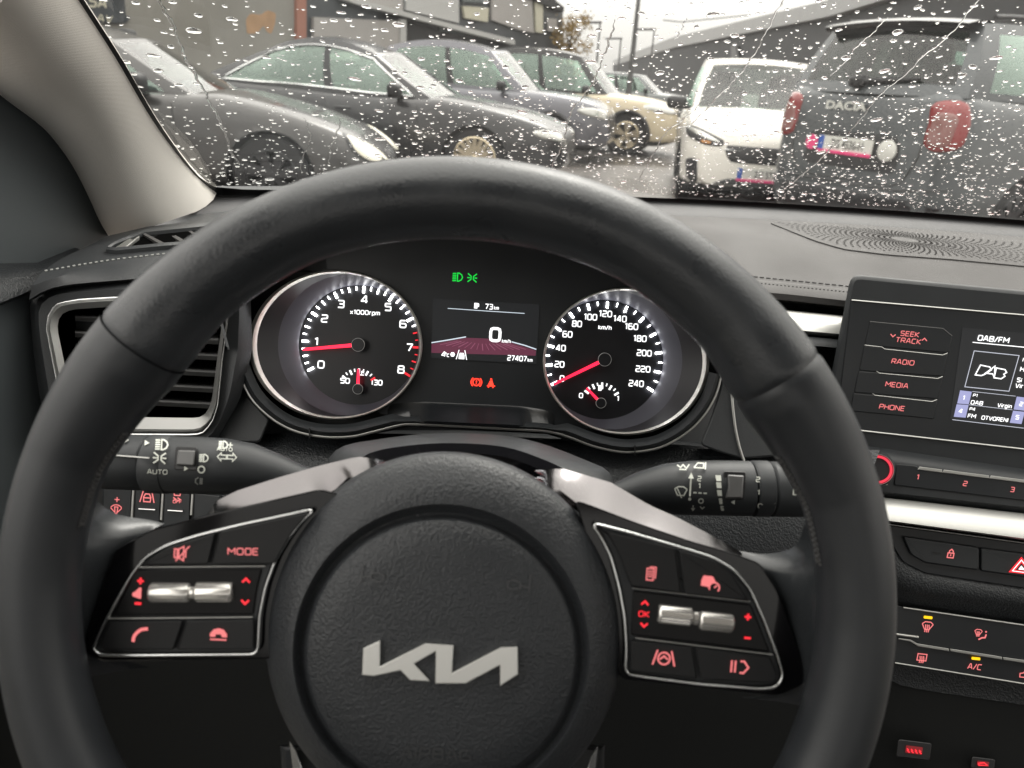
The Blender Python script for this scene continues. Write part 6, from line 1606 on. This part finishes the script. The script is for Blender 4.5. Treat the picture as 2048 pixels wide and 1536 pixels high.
mb.loft(rows, cv=True); obj('roof_spoiler', mb, P_black, c7.t, 40)
mb = MB(); x, y, z = c7.gp('rear', .1, .16); a = Vector(c7.G(x-.03, y, z)); x, y, z = c7.gp('rear', -.55, .22); b = Vector(c7.G(x-.03, y, z)); mb.tube([a, b], [.03, .012], n=8); mb.rbox(a, .12, .12, .09, .03); obj('rear_wiper', mb, M['trimb'], c7.t)
for sg in (-1, 1):
    mb = MB(); mb.tube([c7.G(x, sg*c7.W/2*.70, 1.805+.035*(1-((x+.6)/1.25)**4)) for x in np.linspace(-1.8, .6, 16)], .018, n=8); obj('roof_rail', mb, M['trimb'], c7.t, 60)

# our own red bonnet edge just beyond the glass
bn = MB(); rows = []
for k, (dy, dz) in enumerate(((.035, -.010), (.060, -.0015), (.12, .000), (.25, -.012), (.45, -.05), (.70, -.12), (.85, -.22))):
    rows.append([CAM+Vector((x, wb_y(x)+dy, WB_Z-.0258+dz-.012*((x-.38)/.7)**2)) for x in np.linspace(-.30, 1.05, 24)])
bn.loft(rows); under = [[p-Vector((0, 0, .012)) for p in r] for r in rows]; bn.loft(under)
tag(obj('car_bonnet', bn, mat('red_paint', (.15, .022, .02), .5), None, 60), 'sliver of red bonnet just beyond the foot of the windscreen', 'bonnet')

# ------------------------------------------------------------------ buildings
def prn(mb, poly, S, h1, depth):
    top = [S.hit(x, y, h1) for x, y in poly]; bot = [p-S.n*depth for p in top]; n = len(poly)
    mb.add(top+bot, [tuple(range(n)), tuple(range(2*n-1, n-1, -1))]+[(i, (i+1) % n, n+(i+1) % n, n+i) for i in range(n)])
FAC = Slope((-6.9, 8.1, 0), (.927, -.375, 0))
M.update(conc=mat('stained_concrete', (.235, .228, .205), .85, bump=('noise', 3, .3, .02), var=(.9, .22)), rust=mat('rust_stain', (.36, .225, .125), .8, var=(4, .35)), brick=mat('red_brown_post', (.30, .13, .09), .7),
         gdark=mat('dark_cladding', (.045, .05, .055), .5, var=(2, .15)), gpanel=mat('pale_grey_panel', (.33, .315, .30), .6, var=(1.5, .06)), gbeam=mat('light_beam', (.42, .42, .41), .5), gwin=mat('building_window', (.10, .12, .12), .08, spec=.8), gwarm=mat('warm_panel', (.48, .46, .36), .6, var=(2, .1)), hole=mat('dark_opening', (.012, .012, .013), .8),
         shedroof=mat('shed_roof', (.36, .36, .36), .5, var=(1, .1)), shedwall=mat('shed_wall', (.022, .023, .026), .6, var=(1.2, .25)), galv=mat('galvanised_post', (.13, .13, .13), .5, metal=.2))
def gfoot(S, x): return None
b1_ = thing('concrete_wall', 'stained grey concrete wall with an orange rust patch behind the left cars', 'wall', FAC.hit(430, 300))
mb = MB(); prn(mb, [(-200, -260), (594, -260), (594, 330), (-200, 330)], FAC, 0, .4); obj('wall_slab', mb, M['conc'], b1_)
mb = MB(); prn(mb, smooth_poly([(492, 40), (500, 27), (522, 30), (535, 20), (552, 26), (550, 48), (543, 68), (534, 64), (528, 50), (515, 66), (494, 68)], 5), FAC, .004, .004); obj('rust_patch', mb, M['rust'], b1_)
mb = MB(); prn(mb, [(594, -260), (613, -260), (613, 330), (594, 330)], FAC, .06, .4); obj('corner_post', mb, M['brick'], b1_)
sg_ = thing('sign_board', 'dark sign board with pale letters high on the wall at the upper left', 'sign', FAC.hit(230, 60))
mb = MB(); prn(mb, [(60, -70), (244, -60), (252, 30), (262, 36), (252, 46), (80, 42)], FAC, .05, .045); obj('board', mb, M['gdark'], sg_)
FS = Slope(FAC.hit(230, 60, .056), FAC.n)
mb = MB(); mb.text('SA', 196, 4, 24, FS, 6, sx=.9, bold=.03); mb.text('AV', 210, 37, 15, FS, 6, sx=1.2, bold=.02); obj('letters', mb, M['gwarm'], sg_, 0)
b2 = thing('dark_building', 'dark grey two-storey building with a sloping pale beam and windows', 'building', FAC.hit(900, 250))
mb = MB(); prn(mb, [(613, -260), (1060, -120), (1118, 14), (1126, 20), (1126, 250), (613, 330)], FAC, -.05, 5); obj('facade', mb, M['gdark'], b2)
def fpan(nm, pts, m, h=.03, d=.06): 
    mb = MB(); prn(mb, pts, FAC, h, d); return obj(nm, mb, M[m], b2)
fpan('garage_door', [(628, 34), (800, 42), (800, 120), (628, 120)], 'gpanel'); fpan('door_post', [(801, 38), (813, 39), (813, 120), (801, 120)], 'gbeam', .06)
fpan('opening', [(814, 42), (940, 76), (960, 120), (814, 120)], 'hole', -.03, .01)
fpan('upper_panel', [(700, -60), (790, -40), (806, -6), (806, 22), (700, -4)], 'gpanel'); fpan('upper_panel', [(812, -40), (918, -20), (918, 46), (812, 20)], 'gbeam', .01)
fpan('beam', [(690, -12), (713, -2), (1030, 80), (1030, 90), (713, 8), (690, 0)], 'gbeam', .14, .14)
fpan('cream_panel', [(926, 12), (978, 16), (976, 44), (930, 36)], 'gwarm'); fpan('window', [(926, -40), (972, -30), (972, 6), (926, 4)], 'gwin', .02)  # panels in a plain warm pale colour
fpan('upper_panel', [(984, -30), (1064, -4), (1068, 66), (1040, 60), (984, 40)], 'gpanel'); fpan('cream_panel', [(1070, 4), (1086, 8), (1086, 66), (1072, 64)], 'gwarm', .05); fpan('window', [(1096, 36), (1114, 38), (1114, 64), (1096, 62)], 'gpanel', .02)
fpan('window', [(880, 52), (990, 72), (990, 80), (880, 62)], 'gwin', .02)
fpan('roof_edge', [(1000, -70), (1060, -40), (1128, 14), (1128, 24), (1086, 8), (1000, -40)], 'hole', .12, .3)
SHED = Slope((9.0, 12, 0), (-math.cos(R(5)), math.sin(R(5)), 0))
b3 = thing('long_shed', 'long dark shed with a pale sloping roof running behind the white and charcoal cars', 'shed', SHED.hit(1600, 260))
mb = MB(); prn(mb, [(1226, 128), (1348, 92), (1656, 31), (1758, 0), (2300, -170), (2300, 420), (1226, 240)], SHED, 0, .4); obj('shed_wall', mb, M['shedwall'], b3)
mb = MB()
e0 = [SHED.hit(x, y, .25) for x, y in ((1226, 131), (1348, 95), (1656, 33), (1758, 2), (2300, -168))]
e1 = [SHED.hit(x, y, .25) for x, y in ((1226, 121), (1348, 74), (1656, 0), (1758, -40), (2300, -230))]
e2 = [p-SHED.n*5+Vector((0, 0, 1.1)) for p in e1]
mb.loft([[p+Vector((0, 0, -.02))-SHED.n*.3 for p in e0], e0, e1, e2]); obj('shed_roof', mb, M['shedroof'], b3, 20)
mb = MB()
for i in range(26):
    a = e1[0].lerp(e1[2], i/25); mb.box(a+(e2[0]-e1[0])*.5+Vector((0, 0, .03)), Vector((.05, .08, 0)), (e2[0]-e1[0]), Vector((0, 0, .05)))
obj('roof_rib', mb, M['gbeam'], b3)
mb = MB()
p0, p1 = SHED.hit(1230, 220, .02), SHED.hit(1900, 220, .02); nrib = int((p1-p0).length/.9)
for i in range(min(nrib, 90)):
    q = p0.lerp(p1, i/nrib); q = Vector((q.x, q.y, 0)); mb.box(q+Vector((0, 0, 1.3)), (p1-p0).normalized()*.06, SHED.n*.05, Vector((0, 0, 2.6)))
obj('wall_rib', mb, mat('shed_rib', (.035, .036, .04), .6), b3)
mb = MB(); prn(mb, [(1462, 92), (1470, 91), (1478, 240), (1466, 240)], SHED, .3, .2); obj('shed_post', mb, M['galv'], b3)
# lamp posts
for (x0, y0, x1, y1, Y, r, lab) in ((1284, -40, 1262, 140, 24, .075, 'tallest grey lamp post, thickest against the pale sky'), (1197, 46, 1192, 140, 34, .05, 'thin post nearest the dark building'), (1240, 78, 1236, 138, 40, .05, 'short thin post between two taller ones'), (1310, 60, 1302, 118, 34, .04, 'thin post close to the right of the tallest one')):
    a, b = PY(x0, y0, Y), PY(x1, y1, Y); b = Vector((b.x, b.y, 0)); a = Vector((b.x, b.y, a.z))
    t = thing('lamp_post', lab, 'lamp post', b, 'posts against the sky')
    mb = MB(); mb.tube([b, b+(a-b)*.5, a], [r*1.2, r, r*.7], n=10); obj('pole', mb, M['galv'], t, 60)
    mb = MB(); mb.box(a+Vector((-.35, 0, 0)), Vector((.8, 0, .05)), Vector((0, .2, 0)), Vector((0, 0, .08))); obj('lamp_head', mb, M['galv'], t)
mb = MB(); mb.tube([PY(1326, 40, 30), PY(1362, 44, 30), PY(1500, 30, 30)], .02, n=5); tag(obj('overhead_wire', mb, M['galv'], None), 'thin overhead wire crossing the pale sky', 'wire')
# autumn tree by the building corner
tp = PY(1136, 150, 27); tp.z = 0
tr_ = thing('tree', 'small tree with ochre autumn leaves at the corner of the dark building', 'tree', tp)
mb = MB(); mb.tube([tp, tp+Vector((.03, 0, .9)), tp+Vector((-.04, 0, 1.9)), tp+Vector((.02, 0, 2.9))], [.09, .07, .05, .02], n=8)
for k in range(6):
    a = k*1.1; mb.tube([tp+Vector((0, 0, 1.0+.25*k)), tp+Vector((.35*math.cos(a), .35*math.sin(a), 1.4+.25*k)), tp+Vector((.5*math.cos(a), .5*math.sin(a), 1.75+.22*k))], [.03, .02, .008], n=5)
obj('trunk', mb, mat('bark', (.06, .045, .035), .9), tr_)
mb = MB(); rg = random.Random(3)
cl_ = [Vector((rg.gauss(0, .28), rg.gauss(0, .28), rg.uniform(1.3, 3.1))) for _ in range(30)]
for i in range(1900):
    c = rg.choice(cl_); p = tp+c+Vector((rg.gauss(0, .13), rg.gauss(0, .13), rg.gauss(0, .13)))
    a = Vector((rg.uniform(-1, 1), rg.uniform(-1, 1), rg.uniform(-1, 1))).normalized(); b = a.cross(Vector((rg.uniform(-1, 1), rg.uniform(-1, 1), .3))).normalized()
    s = rg.uniform(.03, .06); mb.add([p-a*s, p+b*s*.6, p+a*s, p-b*s*.6], [(0, 1, 2, 3)])
obj('crown', mb, mat('ochre_leaves', (.30, .20, .06), .7, var=(2.5, .5)), tr_, 0)

# ------------------------------------------------------------------ ground
gm = mat('wet_asphalt', (.095, .085, .077), .32, spec=.5, bump=('noise', 90, .35, .01), var=(.55, .35, .24))
mb = MB(); mb.loft([[(x, y, 0) for x in np.linspace(-300, 300, 9)] for y in np.linspace(-40, 400, 9)])
struct(obj('ground', mb, gm, None, 0))

# ------------------------------------------------------------------ light
w = bpy.data.worlds.new('World'); SC.world = w; w.use_nodes = True; nt = w.node_tree; bg = nt.nodes['Background']
SUN_EL, SUN_AZ = R(48), R(20)
sky = nt.nodes.new('ShaderNodeTexSky'); sky.sky_type = 'NISHITA'; sky.sun_disc = False; sky.sun_elevation = SUN_EL; sky.sun_rotation = SUN_AZ; sky.dust_density = 6; sky.air_density = 1.5
bw = nt.nodes.new('ShaderNodeRGBToBW'); nt.links.new(sky.outputs[0], bw.inputs[0])
tc = nt.nodes.new('ShaderNodeTexCoord'); sx = nt.nodes.new('ShaderNodeSeparateXYZ'); nt.links.new(tc.outputs['Generated'], sx.inputs[0])
# overcast: cloud cover three times brighter overhead than at the horizon, thin uneven cloud, a little of the clear sky's glow left
mr = nt.nodes.new('ShaderNodeMapRange'); mr.inputs['From Min'].default_value = 0; mr.inputs['From Max'].default_value = 1; mr.inputs['To Min'].default_value = CLOUD_LO; mr.inputs['To Max'].default_value = CLOUD_HI
nt.links.new(sx.outputs['Z'], mr.inputs['Value'])
nz = nt.nodes.new('ShaderNodeTexNoise'); nz.inputs['Scale'].default_value = 2.2; nz.inputs['Detail'].default_value = 4; nt.links.new(tc.outputs['Generated'], nz.inputs['Vector'])
nr = nt.nodes.new('ShaderNodeMapRange'); nr.inputs['To Min'].default_value = .92; nr.inputs['To Max'].default_value = 1.08; nt.links.new(nz.outputs['Fac'], nr.inputs['Value'])
m1 = nt.nodes.new('ShaderNodeMath'); m1.operation = 'MULTIPLY'; nt.links.new(mr.outputs[0], m1.inputs[0]); nt.links.new(nr.outputs[0], m1.inputs[1])
m2 = nt.nodes.new('ShaderNodeMath'); m2.operation = 'MULTIPLY_ADD'; nt.links.new(bw.outputs[0], m2.inputs[0]); m2.inputs[1].default_value = .04; nt.links.new(m1.outputs[0], m2.inputs[2])
vm = nt.nodes.new('ShaderNodeVectorMath'); vm.operation = 'SCALE'; vm.inputs[0].default_value = (1.0, .963, .902); nt.links.new(m2.outputs[0], vm.inputs['Scale'])
nt.links.new(vm.outputs[0], bg.inputs['Color']); bg.inputs['Strength'].default_value = SKY_ST
sl_ = bpy.data.lights.new('sun', 'SUN'); sl_.energy = .8; sl_.angle = R(25); sl_.color = (1, .96, .90)
so = bpy.data.objects.new('sun', sl_); COL.objects.link(so)
d = Vector((math.sin(SUN_AZ)*math.cos(SUN_EL), math.cos(SUN_AZ)*math.cos(SUN_EL), math.sin(SUN_EL)))
so.rotation_euler = d.to_track_quat('Z', 'Y').to_euler(); so.location = d*30

# ------------------------------------------------------------------ camera
cd = bpy.data.cameras.new('camera'); cd.sensor_fit = 'HORIZONTAL'; cd.sensor_width = 36; cd.lens = 36*FPX/2048
cd.clip_start = .01; cd.clip_end = 1000
cd.dof.use_dof = True; cd.dof.focus_distance = .60; cd.dof.aperture_fstop = cd.lens/FST_MM
co = bpy.data.objects.new('camera', cd); COL.objects.link(co)
mw = Matrix(((RGT.x, UPV.x, -FWD.x, CAM.x), (RGT.y, UPV.y, -FWD.y, CAM.y), (RGT.z, UPV.z, -FWD.z, CAM.z), (0, 0, 0, 1)))
co.matrix_world = mw; SC.camera = co
SC.view_settings.view_transform = 'Standard'; SC.view_settings.look = 'None'; SC.view_settings.exposure = EXPOSURE; SC.view_settings.gamma = 1
SC.cycles.use_denoising = True; SC.cycles.max_bounces = 10; SC.cycles.transparent_max_bounces = 24; SC.cycles.transmission_bounces = 8
SC.cycles.caustics_refractive = False; SC.cycles.caustics_reflective = False
for o in SC.objects:
    if '_base' in o: del o['_base']
